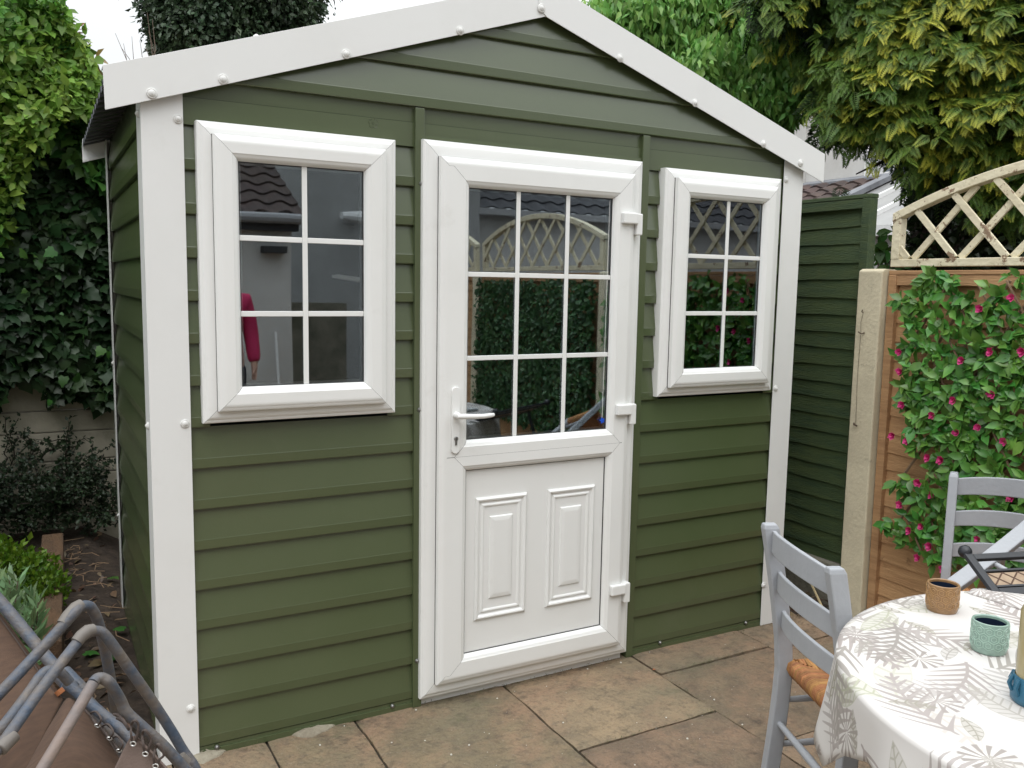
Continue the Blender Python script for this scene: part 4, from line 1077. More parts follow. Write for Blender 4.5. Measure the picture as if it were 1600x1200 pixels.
# ivy-clad trunk and dark shrub behind the trellis
P, D = clump_points([tuple(at(1462, 300, 5.1)), tuple(at(1450, 360, 5.1)), tuple(at(1475, 380, 5.2)), tuple(at(1450, 430, 5.2)), tuple(at(1405, 470, 5.3)), tuple(at(1380, 500, 5.2)), tuple(at(1540, 400, 5.3)), tuple(at(1590, 350, 5.3)), tuple(at(1620, 400, 5.2)), tuple(at(1530, 320, 5.4)), tuple(at(1500, 470, 5.2)), tuple(at(1600, 480, 5.2))],
                    [(.11, .13, .35), (.13, .16, .25), (.25, .25, .3), (.25, .25, .3), (.22, .2, .25), (.14, .14, .25), (.28, .28, .3), (.3, .3, .3), (.3, .3, .3), (.2, .2, .2), (.3, .3, .3), (.3, .3, .3)], 7000, .35)
c0 = at(1500, 450, 5.25)
shr = empty('evergreen_shrub', (c0.x, c0.y, G), 'dark evergreen shrub behind the arched trellis, climbing the conifer trunk', 'shrub')
V, F = leaf_cloud(LEAF_LO, P, D+RNG.normal(size=D.shape)*.6, D+RNG.normal(size=D.shape)*.6+np.array([0, 0, .5]), .06*(1+.3*RNG.normal(size=len(P))).clip(.5, 1.6))
fast_mesh('foliage', V, F, L_SHRUB, shr)
sm = MB()
for k in range(14): q = P[random.randrange(len(P))]; sm.tube([(c0.x+random.uniform(-.2, .2), c0.y+random.uniform(-.2, .2), G), q], [.015, .004], 5)
sm.build('stem', BARK, shr)
SHED2 = pmat('brown_shed_wood', (.10, .065, .045), rough=.85, col2=(.07, .045, .035), vscale=4)
q = at(1510, 400, 5.9); bsh = MB().box(q.x, q.x+.8, q.y-1.8, q.y+.15, G, 2.12)
tag(bsh.build('brown_wall', SHED2), 'plain brown wall dimly seen through the lattice of the arched trellis', 'wall')
# leaf sprig left of trellis above fence
PP = np.array([tuple(at(random.uniform(1368, 1412), random.uniform(365, 470), 4.9)) for _ in range(90)])
sg = empty('climber', (float(PP[0][0]), float(PP[0][1]), G), 'leafy climber sprigs between the green fence and the arched trellis', 'plant')
V, F = leaf_cloud(LEAF_HI, PP, RNG.normal(size=PP.shape)+np.array([0, 0, -.3]), RNG.normal(size=PP.shape)+np.array([-.4, -.8, .6]), .075*(1+.3*RNG.normal(size=90)).clip(.5, 1.4))
fast_mesh('foliage', V, F, L_IVY2, sg)
sm = MB(); c = at(1390, 430, 4.9)
for k in range(7): sm.tube([(c.x, c.y, G), (c.x+.03*k-.1, c.y, 1.2), PP[k*9]], [.008, .006, .003], 4)
sm.build('stem', TWIG, sg)
# ================================================================ FLOWERING SCREEN ON THE BROWN FENCE
L_PINK = pmat('pink_petal', (.52, .02, .15), rough=.6, col2=(.80, .08, .32), vscale=40, trans=.2)
STICK = pmat('willow_stick', (.30, .20, .12), rough=.8, col2=(.20, .13, .08), vscale=20)
scx = FX-.045
scn = empty('artificial_ivy_screen', (scx, -1.1, .35), 'artificial leafy willow screen with pink flowers fixed to the brown fence', 'screen')
def inscr(y, z):
    if y < -2.0: return False
    left = float(np.interp(z, [.30, .38, .45, .62, .75, 1.1, 1.45, 1.56], [-.62, -.50, -.36, -.40, -.46, -.38, -.32, -.40]))
    left += .04*math.sin(31*z)+.03*math.sin(57*z)
    return y < left and z < 1.56+.03*math.sin(22*y)-.08*max(0, -y-1.6)*0 and z > .34+.05*math.sin(14*y)
sk = MB()
for s in (1, -1):
    for k in range(-9, 16):
        pts = []
        for i in range(90):
            z = .36+i*.0145; y = -.28-.125*k-s*(z-.36)*.62
            if -1.99 < y < -.33 and inscr(y-.03, z) and z < 1.57: pts.append((scx+(.004 if s > 0 else -.034), y, z))
        if len(pts) > 5: sk.tube([pts[0], pts[len(pts)//2], pts[-1]], .0065 if s > 0 else .0045, 5)
sk.build('willow_stick', STICK, scn)
PP, AA, NN, SS = [], [], [], []
random.seed(5)
while len(PP) < 7600:
    y, z = random.uniform(-2.0, -.28), random.uniform(.3, 1.6)
    if not inscr(y, z): continue
    dens = .5+.5*math.sin(9*y+4*z)*math.sin(7*z-3*y+1)
    if random.random() > .5+.6*dens: continue
    q = random.uniform(4, 6); c = (scx-.012-random.random()*.045, y, z)
    for i in range(int(q)):
        a = random.uniform(0, 6.28); PP.append(c); AA.append((random.uniform(-.9, -.1), math.cos(a), math.sin(a)*.8-.25)); NN.append((-1, random.uniform(-.5, .5), random.uniform(-.1, .9))); SS.append(random.choice((.03, .045, .055, .06, .068))*random.uniform(.85, 1.15))
V, F = leaf_cloud(LEAF_HI, np.array(PP), np.array(AA), np.array(NN), np.array(SS))
fast_mesh('foliage', V, F, L_ART, scn)
FLP = [(1406, 550), (1407, 580), (1410, 632), (1395, 680), (1532, 482), (1581, 464), (1548, 549), (1597, 549), (1490, 625), (1550, 616), (1457, 649), (1529, 667), (1495, 675), (1418, 688), (1569, 690), (1450, 714), (1471, 718), (1434, 754), (1470, 719), (1436, 754), (1456, 773), (1407, 788), (1421, 828), (1440, 822), (1435, 871), (1453, 853), (1475, 889), (1503, 562), (1580, 777), (1528, 842)]
for px, py in FLP:
    c = atx(px, py, scx-.070); m = MB()
    for k in range(6):
        a = k*1.047+random.random(); r = .016+.007*random.random(); ax = Vector((-.55, math.cos(a), math.sin(a))).normalized(); sdv = ax.cross(Vector((-1, 0, 0))).normalized()*r*.55
        tipv = c+ax*r+Vector((-.004, 0, -.003)); mid = c+ax*r*.6
        m.add([c+Vector((.006, 0, 0)), mid+sdv, tipv, mid-sdv], [(0, 1, 2), (0, 2, 3)])
        ax2 = Vector((-1.6, math.cos(a+.5), math.sin(a+.5))).normalized(); sd2 = ax2.cross(Vector((-1, 0, 0))).normalized()*r*.4; mid2 = c+ax2*r*.5
        m.add([c, mid2+sd2, c+ax2*r*.85, mid2-sd2], [(0, 1, 2), (0, 2, 3)])
    m.build('flower', L_PINK, scn)

L_ART2 = leafmat('dark_artificial_leaf', (.02, .075, .018), (.04, .11, .025), rough=.5, trans=.1, vs=9)
s2_ = empty('artificial_ivy_screen', (scx, -3.07, .35), 'plain dark green artificial ivy screen, seen only reflected in the door glass', 'screen')
yy_, zz_ = RNG.uniform(-3.96, -2.18, 9000), RNG.uniform(.42, 1.54, 9000)
P = np.stack([scx-.05*RNG.random(9000), yy_, zz_], 1)
V, F = leaf_cloud(LEAF_LO, P, np.stack([-.4*RNG.random(9000), RNG.normal(size=9000), RNG.normal(size=9000)-.3], 1), np.stack([-np.ones(9000), RNG.normal(size=9000)*.4, RNG.random(9000)*.7], 1), RNG.uniform(.03, .06, 9000))
fast_mesh('foliage', V, F, L_ART2, s2_)
for z_ in (.46, 1.0, 1.5): MB().box(scx-.004, scx+.004, -3.95, -2.19, z_, z_+.012).build('willow_stick', STICK, s2_)

# ================================================================ CHAIRS
GREY = pmat('grey_painted_wood', (.37, .385, .41), rough=.5, col2=(.33, .345, .37), vscale=6, bump=.12, bscale=60)
RUSH = pmat('rush_seat', (.42, .20, .07), rough=.75, col2=(.24, .10, .035), vscale=45, vlo=.4, vhi=.7, island=.22)
CH_LABEL = 'grey ladder-back chair with a rush seat pushed in at the near left of the table'
def make_chair(loc, az, label):
    e = empty('ladder_back_chair', loc, label, 'chair', 'grey ladder-back chairs round the table', rz=-az)
    def B(m, n, mt, bev=.004, sm=None): return m.build(n, mt, e, smooth=sm, bevel=bev, local=True)
    w2 = .1885; H = .898; SZ = .49
    def fy(z): return -.066*((z-SZ)/(H-SZ))**1.25 if z > SZ else -.045*((SZ-z)/SZ)**1.5
    for s in (-1, 1):
        m = MB(); zs__ = [0, .08, .16, .24, .32, .40, .47, .56, .65, .74, .82, .885, .898]; k = len(m.v)
        for i, z in enumerate(zs__):
            hx, hy = .0155, .0225
            if i == len(zs__)-1: hx, hy = .012, .018
            y = fy(z); m.v += [(s*w2-hx, y-hy, z), (s*w2+hx, y-hy, z), (s*w2+hx, y+hy, z), (s*w2-hx, y+hy, z)]
        for i in range(len(zs__)-1):
            for j in range(4): m.f.append((4*i+j, 4*i+(j+1) % 4, 4*i+4+(j+1) % 4, 4*i+4+j))
        m.f += [(3, 2, 1, 0), tuple(4*(len(zs__)-1)+j for j in range(4))]
        B(m, 'back_leg', GREY)
        B(MB().lathe([(.014, 0), (.019, .1), (.021, .3), (.020, .475)], (s*.205, .36, 0), 'z', 14), 'front_leg', GREY, 0, 40)
        for z in (.24, .375): B(MB().tube([(s*w2, fy(z)+.01, z), (s*(w2+.205)/2, .18, z), (s*.205, .35, z)], [.008, .0115, .008], 10), 'rung', GREY, 0, 60)
    B(MB().tube([(-w2, fy(.31), .31), (0, fy(.31), .31), (w2, fy(.31), .31)], [.008, .0115, .008], 10), 'rung', GREY, 0, 60)
    for z in (.20, .33): B(MB().tube([(-.205, .36, z), (0, .36, z), (.205, .36, z)], [.008, .0115, .008], 10), 'rung', GREY, 0, 60)
    for z0, z1 in ((.818, .880), (.708, .763), (.598, .648)):
        m = MB(); N_ = 12
        for i in range(N_+1):
            u = -1+2*i/N_; x = u*(w2-.014); y = fy((z0+z1)/2)-.030*(1-u*u); up = .014*(1-u*u)
            m.v += [(x, y-.006, z0+up*.7), (x, y+.006, z0+up*.7), (x, y+.006, z1+up), (x, y-.006, z1+up)]
        for i in range(N_):
            for j in range(4): m.f.append((4*i+j, 4*i+(j+1) % 4, 4*i+4+(j+1) % 4, 4*i+4+j))
        m.f += [(0, 1, 2, 3), (4*N_+3, 4*N_+2, 4*N_+1, 4*N_)]
        B(m, 'back_slat', GREY, .003)
    m = MB(); cx_, cy_ = 0, .175
    cs2 = [(-w2+.004, .012), (w2-.004, .012), (.212, .372), (-.212, .372)]
    for q in range(4):
        A_, B_ = Vector((*cs2[q], 0)), Vector((*cs2[(q+1) % 4], 0)); n_ = 46
        nn = Vector((0, 0, 1)).cross((B_-A_)).normalized()
        for i in range(n_):
            t = (i+.5)/n_; E_ = A_.lerp(B_, t); dep_ = (t if t < .5 else 1-t)*2
            C_ = Vector((cx_, cy_, 0)); inn = E_.lerp(C_, dep_*.97) if False else E_+nn*(dep_*(.178 if q % 2 == 0 else .19))
            r = .0046+random.uniform(-.0006, .0008); j_ = random.uniform(-.002, .002); lat = (B_-A_).normalized()*random.uniform(-.004, .004)
            m.tube([inn+Vector((0, 0, .490+j_))+lat, E_*.6+inn*.4+Vector((0, 0, .496+j_)), E_+nn*.012+Vector((0, 0, .498)), E_-nn*.004+Vector((0, 0, .490)), E_-nn*.007+Vector((0, 0, .475)), E_+nn*.002+Vector((0, 0, .457)), E_+nn*.03+Vector((0, 0, .454))], r, 6)
    B(m, 'rush_seat', RUSH, 0, 60)
    B(MB().prism([(-.19, .458), (.19, .458), (.19, .484), (-.19, .484)], .02, .36), 'seat_frame', RUSH, 0)
    return e
chA = make_chair((1.335, -1.307, G), math.radians(112), CH_LABEL)
azB = math.radians(238)
pB = atz(1491, 738, .863); rB = Vector((math.cos(azB), -math.sin(azB), 0)); fB = Vector((math.sin(azB), math.cos(azB), 0))
cB = pB-rB*.1885+fB*.066
chB = copy_tree(chA); chB.location = (cB.x, cB.y, G); chB.rotation_euler = (0, 0, -azB)
chB['label'] = 'upright grey ladder-back chair behind the table, in front of the flowering screen'
chC = copy_tree(chA)
chC['label'] = 'grey ladder-back chair tipped at an angle on top of another chair at the right edge'
foot = at(1452, 942, 2.62); zc = (at(1600, 800, 2.74)-foot).normalized()
yc_ = (at(1570, 930, 2.52)-at(1545, 880, 2.60)); yc_ = (yc_-zc*yc_.dot(zc)).normalized(); xc_ = yc_.cross(zc).normalized()
org = foot-xc_*(.1885)+yc_*.045
chC.matrix_world = Matrix(((xc_.x, yc_.x, zc.x, org.x), (xc_.y, yc_.y, zc.y, org.y), (xc_.z, yc_.z, zc.z, org.z), (0, 0, 0, 1)))

# black metal folding chair with a mosaic back
BLK = pmat('black_powder_coated_metal', (.018, .02, .025), rough=.4)
MOS = pmat('beige_mosaic', (.36, .27, .18), rough=.6, col2=(.25, .17, .11), vscale=30)
kn = at(1508, 862, 2.33); co = at(1557, 928, 2.20); ud = (at(1640, 862, 2.36)-at(1520, 868, 2.33)).normalized()
mc = empty('metal_folding_chair', (kn.x+.2, kn.y-.1, G), 'black metal folding chair with beige mosaic band, at the right edge behind the table', 'chair')
dn = (co-kn); w_ = .46; nrm_ = ud.cross(dn).normalized()
for o_ in (0, w_):
    a_, b_ = kn+ud*o_, co+ud*o_
    fl = MB().bar(a_, b_, ud*.011, nrm_*.007).build('side_rail', BLK, mc, bevel=.003)
    MB().lathe([(.0005, -.017), (.012, -.014), (.0175, -.005), (.0175, .005), (.012, .014), (.0005, .017)], a_, 'x', 16).build('knob', BLK, mc, smooth=60)
    MB().tube([b_, b_+Vector((.05, .06, -.25)), Vector((b_.x+.12, b_.y+.15, G))], .010, 8).build('leg', BLK, mc, smooth=60)
    MB().tube([b_+Vector((.1, .1, -.1)), Vector((b_.x-.1, b_.y+.25, G))], .010, 8).build('leg', BLK, mc, smooth=60)
for t, hh in ((.16, .010), (.50, .004), (.98, .012)):
    p = kn+dn*t; MB().bar(p+ud*.011, p+ud*(w_-.011), dn.normalized()*hh, nrm_*.006).build('crossbar', BLK, mc, bevel=.002)
p0, p1 = kn+dn*.555, kn+dn*.83
mo = MB().bar((p0+p1)/2+ud*.012, (p0+p1)/2+ud*(w_-.012), (p1-p0)/2, nrm_*.003).build('mosaic_band', MOS, mc)
lt2 = MB()
for i in range(10):
    u0 = ud*(.012+.0436*i); u1 = ud*(.012+.0436*(i+1))
    lt2.tube([p0+u0-nrm_*.003, p1+u1-nrm_*.003], .0022, 4); lt2.tube([p1+u0-nrm_*.003, p0+u1-nrm_*.003], .0022, 4)
lt2.build('mosaic_grout', pmat('brown_grout', (.10, .06, .04), rough=.8), mo)
MB().bar(kn+dn*.86+ud*.012, kn+dn*.86+ud*(w_-.012), dn.normalized()*.003, nrm_*.005).build('crossbar', BLK, mc)

# ================================================================ TABLE, CLOTH, CUPS, LANTERN
TC = Vector((1.434, -2.042)); TR = .575; TZ = .748
tb = empty('round_table', (TC.x, TC.y, G), 'round garden table under a leaf-print cloth at the right', 'table')
MB().lathe([(.0005, -.03), (TR-.01, -.03), (TR-.004, -.028), (TR-.004, -.004), (TR-.01, -.001), (.0005, -.001)], (TC.x, TC.y, TZ-.002), 'z', 64).build('tabletop', GREY, tb)
for k in range(4):
    a = math.pi/4+k*math.pi/2; x, y = TC.x+.40*math.cos(a), TC.y+.40*math.sin(a)
    MB().tube([(x, y, G), (x-.06*math.cos(a), y-.06*math.sin(a), TZ-.034)], [.019, .024], 10).build('leg', GREY, tb, smooth=60)

def cloth_mat():
    m = pmat('leaf_print_cloth', (.74, .715, .69), rough=.55, bump=.12, bscale=700)
    t = m.node_tree; b = t.nodes['Principled BSDF']; N = t.nodes.new; L = t.links.new
    uv = N('ShaderNodeTexCoord').outputs['UV']
    def val(op, a, b_=None, c=None, clamp=False):
        n = N('ShaderNodeMath'); n.operation = op; n.use_clamp = clamp
        for i, q in enumerate((a, b_, c)):
            if q is None: continue
            if isinstance(q, (int, float)): n.inputs[i].default_value = q
            else: L(q, n.inputs[i])
        return n.outputs[0]
    def smooth(x, lo, hi):
        n = N('ShaderNodeMapRange'); n.interpolation_type = 'SMOOTHSTEP'; L(x, n.inputs[0]); n.inputs[1].default_value = lo; n.inputs[2].default_value = hi; return n.outputs[0]
    def layer(scale, seed, R, frq, kind, cols, src):
        mp = N('ShaderNodeMapping'); L(uv, mp.inputs[0]); mp.inputs['Location'].default_value = (seed, seed*.7, 0); mp.inputs['Scale'].default_value = (scale,)*3
        v = N('ShaderNodeTexVoronoi'); v.voronoi_dimensions = '2D'; v.inputs['Scale'].default_value = 1; v.inputs['Randomness'].default_value = .55
        L(mp.outputs[0], v.inputs['Vector'])
        d = N('ShaderNodeVectorMath'); d.operation = 'SUBTRACT'; L(mp.outputs[0], d.inputs[0]); L(v.outputs['Position'], d.inputs[1])
        sx = N('ShaderNodeSeparateColor'); L(v.outputs['Color'], sx.inputs[0])
        ang = val('MULTIPLY', sx.outputs[0], 6.283)
        vr = N('ShaderNodeVectorRotate'); vr.rotation_type = 'Z_AXIS'; L(d.outputs[0], vr.inputs['Vector']); L(ang, vr.inputs['Angle'])
        s = N('ShaderNodeSeparateXYZ'); L(vr.outputs[0], s.inputs[0]); x, y = s.outputs[0], s.outputs[1]
        y = val('ADD', y, val('MULTIPLY', val('MULTIPLY', x, x), .35))
        ay = val('ABSOLUTE', y)
        u = val('DIVIDE', x, R)
        prof = val('MULTIPLY', val('SUBTRACT', 1.0, val('MULTIPLY', u, u), clamp=True), R*(.55 if kind == 'palm' else .36))
        inside = smooth(val('SUBTRACT', prof, ay), -.004, .02)
        if kind == 'palm':
            ph = val('SUBTRACT', x, val('MULTIPLY', ay, 1.0))
            st = val('SINE', val('MULTIPLY', ph, frq)); st = val('SUBTRACT', st, val('SUBTRACT', val('MULTIPLY', val('DIVIDE', ay, val('ADD', prof, .001)), 1.25), .35)); st = smooth(st, -.05, .25)
            mask = val('MULTIPLY', inside, st)
            mid = val('MULTIPLY', smooth(val('SUBTRACT', .016, ay), -.004, .004), inside)
            mask = val('MAXIMUM', mask, mid)
        elif kind == 'fan':
            an = val('ARCTAN2', y, x); rr = val('SQRT', val('ADD', val('MULTIPLY', x, x), val('MULTIPLY', y, y)))
            st = smooth(val('SINE', val('MULTIPLY', an, 13)), -.1, .5)
            lim = val('MULTIPLY', smooth(val('SUBTRACT', R*.72, rr), 0, .03), smooth(rr, .01, .05)); mask = val('MULTIPLY', st, lim)
        else:
            ph = val('SUBTRACT', x, val('MULTIPLY', ay, .6)); st = smooth(val('SINE', val('MULTIPLY', ph, frq)), .6, .95)
            rim = smooth(val('SUBTRACT', .022, val('ABSOLUTE', val('SUBTRACT', prof, ay))), 0, .01)
            mid = smooth(val('SUBTRACT', .012, ay), -.004, .004)
            mask = val('MULTIPLY', inside, val('ADD', .35, val('MULTIPLY', val('MAXIMUM', val('MAXIMUM', st, rim), mid), .65)))
        pick = smooth(sx.outputs[1], cols[2], cols[2]+.01)
        mask = val('MULTIPLY', mask, pick)
        cm = N('ShaderNodeMix'); cm.data_type = 'RGBA'; L(sx.outputs[2], cm.inputs[0]); cm.inputs[6].default_value = (*cols[0], 1); cm.inputs[7].default_value = (*cols[1], 1)
        mx = N('ShaderNodeMix'); mx.data_type = 'RGBA'; L(mask, mx.inputs[0]); L(src, mx.inputs[6]); L(cm.outputs[2], mx.inputs[7])
        return mx.outputs[2]
    src = b.inputs['Base Color'].links[0].from_socket
    T1, T2, OL, PG = (.44, .39, .37), (.36, .33, .30), (.33, .32, .20), (.56, .58, .40)
    src = layer(4.6, 1.3, .48, 34, 'leaf', ((.60, .60, .50), (.63, .59, .55), .45), src)
    src = layer(4.9, 7.7, .60, 46, 'palm', (T1, (.47, .425, .41), .08), src)
    src = layer(7.0, 3.1, .50, 38, 'fan', (T2, T1, .35), src)
    src = layer(5.6, 21.4, .62, 44, 'palm', ((.46, .42, .40), (.50, .46, .44), .20), src)
    src = layer(5.6, 15.2, .52, 60, 'leaf', ((.50, .51, .38), (.48, .44, .42), .40), src)
    src = layer(4.6, 9.4, .60, 50, 'palm', ((.36, .33, .305), (.42, .39, .355), .38), src)
    src = layer(9.0, 5.2, .40, 40, 'leaf', ((.36, .34, .26), (.42, .39, .36), .60), src)
    L(src, b.inputs['Base Color'])
    tr = N('ShaderNodeBsdfTranslucent'); ms = N('ShaderNodeMixShader'); ms.inputs[0].default_value = .22; L(src, tr.inputs[0]); L(b.outputs[0], ms.inputs[1]); L(tr.outputs[0], ms.inputs[2]); L(ms.outputs[0], t.nodes['Material Output'].inputs[0])
    return m
CLOTH = cloth_mat()
cm_ = MB(); cm_.uv = []
corner_th = CORNER = math.radians(140)
NT = 360; A_SQ = .80
def hang(th):
    dg = math.degrees(th) % 360          # hem distance from the centre: a folded-back corner on the left
    return float(np.interp(dg if dg > 100 else dg+360, [100, 125, 140, 150, 158, 164, 172, 190, 230, 300, 360, 420, 460], [.72, .74, .800, .715, .680, .69, .83, .93, .96, .86, .78, .75, .74]))
rad = [0, .1, .2, .3, .38, .45, .50, .54, .560, .572, .580, .588, .60, .62, .645, .67, .70, .74, .78, .83, .88, .94, 1.0]
for i in range(NT):
    th = 2*math.pi*i/NT; Lm = hang(th)
    for r_i in rad:
        t_ = r_i
        if r_i > .60: t_ = .60+(r_i-.60)/(1.0-.60)*(Lm-.60)
        if t_ <= .572:
            wr_ = .0012*math.sin(9*th+14*t_)*math.sin(23*t_+2*th)+.0016*math.sin(5*th+1)*t_
            x, y, z = t_*math.cos(th), t_*math.sin(th), TZ+.001+abs(wr_)
        else:
            d_ = t_-.572; q = min(1, d_/.02); drop = d_-.004 if d_ > .02 else .5*d_*q*1.4
            hd_ = max(0, d_-.02)
            fold = (math.sin(11*th+.8)+.6*math.sin(19*th+2.2)+.5*math.sin(4*(th-CORNER)))
            cdist = abs(th-CORNER)
            cf = math.exp(-(cdist/.16)**2)
            rr = .580+.005*q+hd_*(.06+.09*fold)+cf*hd_*.04
            rr = max(rr, .583)
            x, y, z = rr*math.cos(th), rr*math.sin(th), TZ-drop*.985
        cm_.v.append((TC.x+x, TC.y+y, z)); cm_.uv.append((t_*math.cos(th), t_*math.sin(th)))
nr = len(rad)
for i in range(NT):
    i2 = (i+1) % NT
    for j in range(nr-1):
        if j == 0: cm_.f.append((i*nr, i*nr+1, i2*nr+1))
        else: cm_.f.append((i*nr+j, i*nr+j+1, i2*nr+j+1, i2*nr+j))
cl = cm_.build('tablecloth', CLOTH, smooth=80)
so = cl.modifiers.new('solid', 'SOLIDIFY'); so.thickness = .0012; so.offset = 1
tag(cl, 'white tablecloth printed with taupe and sage palm leaves, draped over the round table', 'tablecloth')
# turned-over fold of cloth near the far edge
fo = MB(); fo.uv = []
f0, f1 = atz(1512, 922, TZ+.012), atz(1640, 965, TZ+.006); f2, f3 = atz(1660, 928, TZ+.004), atz(1530, 918, TZ+.004)
for i in range(13):
    t_ = i/12; a = f0.lerp(f1, t_); b = f3.lerp(f2, t_)
    for j in range(7):
        s_ = j/6; p = a.lerp(b, s_); p.z = TZ+.003+.014*math.sin(math.pi*min(1, s_*1.15+.05))*(.5+.5*t_); fo.v.append(tuple(p)); fo.uv.append((p.x*1.3, p.y*1.3))
for i in range(12):
    for j in range(6): fo.f.append((i*7+j, i*7+j+1, (i+1)*7+j+1, (i+1)*7+j))
fobj = fo.build('cloth_fold', CLOTH, cl, smooth=80); so = fobj.modifiers.new('solid', 'SOLIDIFY'); so.thickness = .0015

def cup(p, col, col2, line, label, h=.069):
    m1_ = pmat('glazed_'+line, col, rough=.35, col2=col2, vscale=60, coat=.3)
    R = .0365
    c = MB().lathe([(.0005, 0), (.030, 0), (.0335, .002), (.0357, .010), (R, .03), (R, h-.004), (R-.0008, h-.001), (R-.003, h), (R-.0055, h-.002), (R-.006, h-.006), (R-.0065, .012), (.0005, .010)], p, 'z', 48).build('tealight_cup', m1_, smooth=40)
    tag(c, label, 'cup', 'embossed tealight cups on the table')
    inn = MB().lathe([(R-.0066, h-.007), (R-.0070, .0125), (.0005, .0107)], p, 'z', 40)
    inn.f.pop(); inn.f.pop(); inn.build('inner_glaze', pmat('navy_glaze', (.012, .02, .04), rough=.25), c, smooth=60)
    hx = MB(); n_ = 12; hr = 2*math.pi*R/n_/1.732*.92
    for row in range(4):
        for k in range(n_):
            a0 = 2*math.pi*(k+.5*(row % 2))/n_; zc_ = .013+hr+row*hr*1.5
            if zc_+hr > h-.004: continue
            for sc_ in (1.0, .52):
                pts = []
                for q in range(6):
                    an = math.pi/6+q*math.pi/3; aa = a0+hr*sc_*math.cos(an)/R; pts.append(Vector(p)+Vector(((R+.0003)*math.cos(aa), (R+.0003)*math.sin(aa), zc_+hr*sc_*math.sin(an))))
                hx.tube(pts, .0006, 4, closed=True)
    hx.build('hexagon_relief', pmat('relief_'+line, tuple(min(1, q*1.45) for q in col), rough=.4), c)
    return c
cp = atz(1471, 955, TZ); cup((cp.x, cp.y, TZ+.002), (.30, .175, .075), (.22, .12, .05), 'tan', 'tan cup embossed with hexagons, nearer the fence of the two on the cloth')
cp = atz(1544, 1018, TZ); cup((cp.x, cp.y, TZ+.002), (.27, .38, .32), (.20, .30, .25), 'mint', 'mint green cup embossed with hexagons, in front of the tan one')
lp_ = atz(1622, 1100, TZ)
YG = pmat('pale_yellow_glass', (.52, .44, .24), rough=.15, coat=.5, trans=.3)
BG = pmat('teal_blue_plastic', (.03, .12, .19), rough=.35)
ln_ = empty('lantern', (lp_.x, lp_.y, TZ+.002), 'tall pale yellow glass lantern in a teal blue base, cut by the right edge', 'lantern')
MB().lathe([(.0005, .012), (.040, .012), (.041, .02), (.041, .175), (.037, .185), (.034, .185), (.034, .02), (.0005, .018)], (lp_.x, lp_.y, TZ+.002), 'z', 40).build('glass_body', YG, ln_, smooth=40)
bs = MB().lathe([(.0005, 0), (.043, 0), (.047, .004), (.048, .014), (.0445, .02), (.0440, .05), (.0425, .052), (.0425, .013), (.0005, .011)], (lp_.x, lp_.y, TZ+.002), 'z', 40)
for k in range(12):
    a = k*math.pi/6+.2; bs.tube([(lp_.x+.045*math.cos(a), lp_.y+.045*math.sin(a), TZ+.02), (lp_.x+.051*math.cos(a), lp_.y+.051*math.sin(a), TZ+.034), (lp_.x+.045*math.cos(a), lp_.y+.045*math.sin(a), TZ+.05)], .004, 6)
bs.build('base', BG, ln_, smooth=40)

# ================================================================ FOLDED LOUNGERS, BOTTOM LEFT
TUBE = pmat('weathered_blue_grey_tube', (.050, .072, .108), rough=.5, metal=0, col2=(.125, .105, .088), vscale=22, bump=.3, bscale=90)
TUBE2 = pmat('faded_brown_tube', (.20, .15, .125), rough=.6, col2=(.12, .115, .12), vscale=12, bump=.25, bscale=80)
COLLAR = pmat('brown_plastic_collar', (.14, .125, .11), rough=.5)
FAB = pmat('brown_sling_fabric', (.105, .062, .040), rough=.9, col2=(.078, .046, .031), vscale=30, bump=.25, bscale=500, stretch=(1, 6, 1))
FABD = pmat('faded_brown_webbing', (.16, .115, .095), rough=.85, col2=(.12, .085, .07), vscale=6, bump=.25, bscale=400)
CORD = pmat('brown_elastic_cord', (.07, .052, .045), rough=.8)
EYE = pmat('silver_eyelet', (.75, .75, .73), rough=.3, metal=.6)
def smoothpath(pts, n=6):
    pts = [Vector(p) for p in pts]; out = []
    for i in range(len(pts)-1):
        p0 = pts[max(0, i-1)]; p1 = pts[i]; p2 = pts[i+1]; p3 = pts[min(len(pts)-1, i+2)]
        for k in range(n):
            t = k/n; out.append(.5*((2*p1)+(-p0+p2)*t+(2*p0-5*p1+4*p2-p3)*t*t+(-p0+3*p1-3*p2+p3)*t**3))
    out.append(pts[-1]); return out
def pp(l): return [at(*q) for q in l]
def floor(p, dx=0, dy=0): return Vector((p.x+dx, p.y+dy, G+.01))
def sheet(name, rows, mat, parent, thick=.004, sub=8):
    """rows of pixel/depth corner lists -> smooth cloth sheet"""
    R_ = [smoothpath(pp(r), sub) for r in rows]; m = MB(); nc = len(R_[0]); cols_ = []
    for c in range(nc): cols_.append(smoothpath([r[c] for r in R_], sub))
    nr_ = len(cols_[0])
    for c in cols_: m.v += [tuple(v) for v in c]
    for i in range(nc-1):
        for j in range(nr_-1): m.f.append((i*nr_+j, i*nr_+j+1, (i+1)*nr_+j+1, (i+1)*nr_+j))
    o = m.build(name, mat, parent, smooth=60); s_ = o.modifiers.new('solid', 'SOLIDIFY'); s_.thickness = thick; return o
def tubeobj(name, pts, r, mat, parent): return MB().tube(smoothpath(pts), r, 12).build(name, mat, parent, smooth=60)
lA = at(40, 1100, 1.5)
lg1 = empty('folded_lounger', (lA.x-.1, lA.y+.2, G), 'folded reclining lounger with brown sling and blue-grey tubes, the rear one against the plants', 'lounger', 'folded loungers leaning together at the bottom left')
r0 = .0086
e1 = at(182, 1120, 1.70)
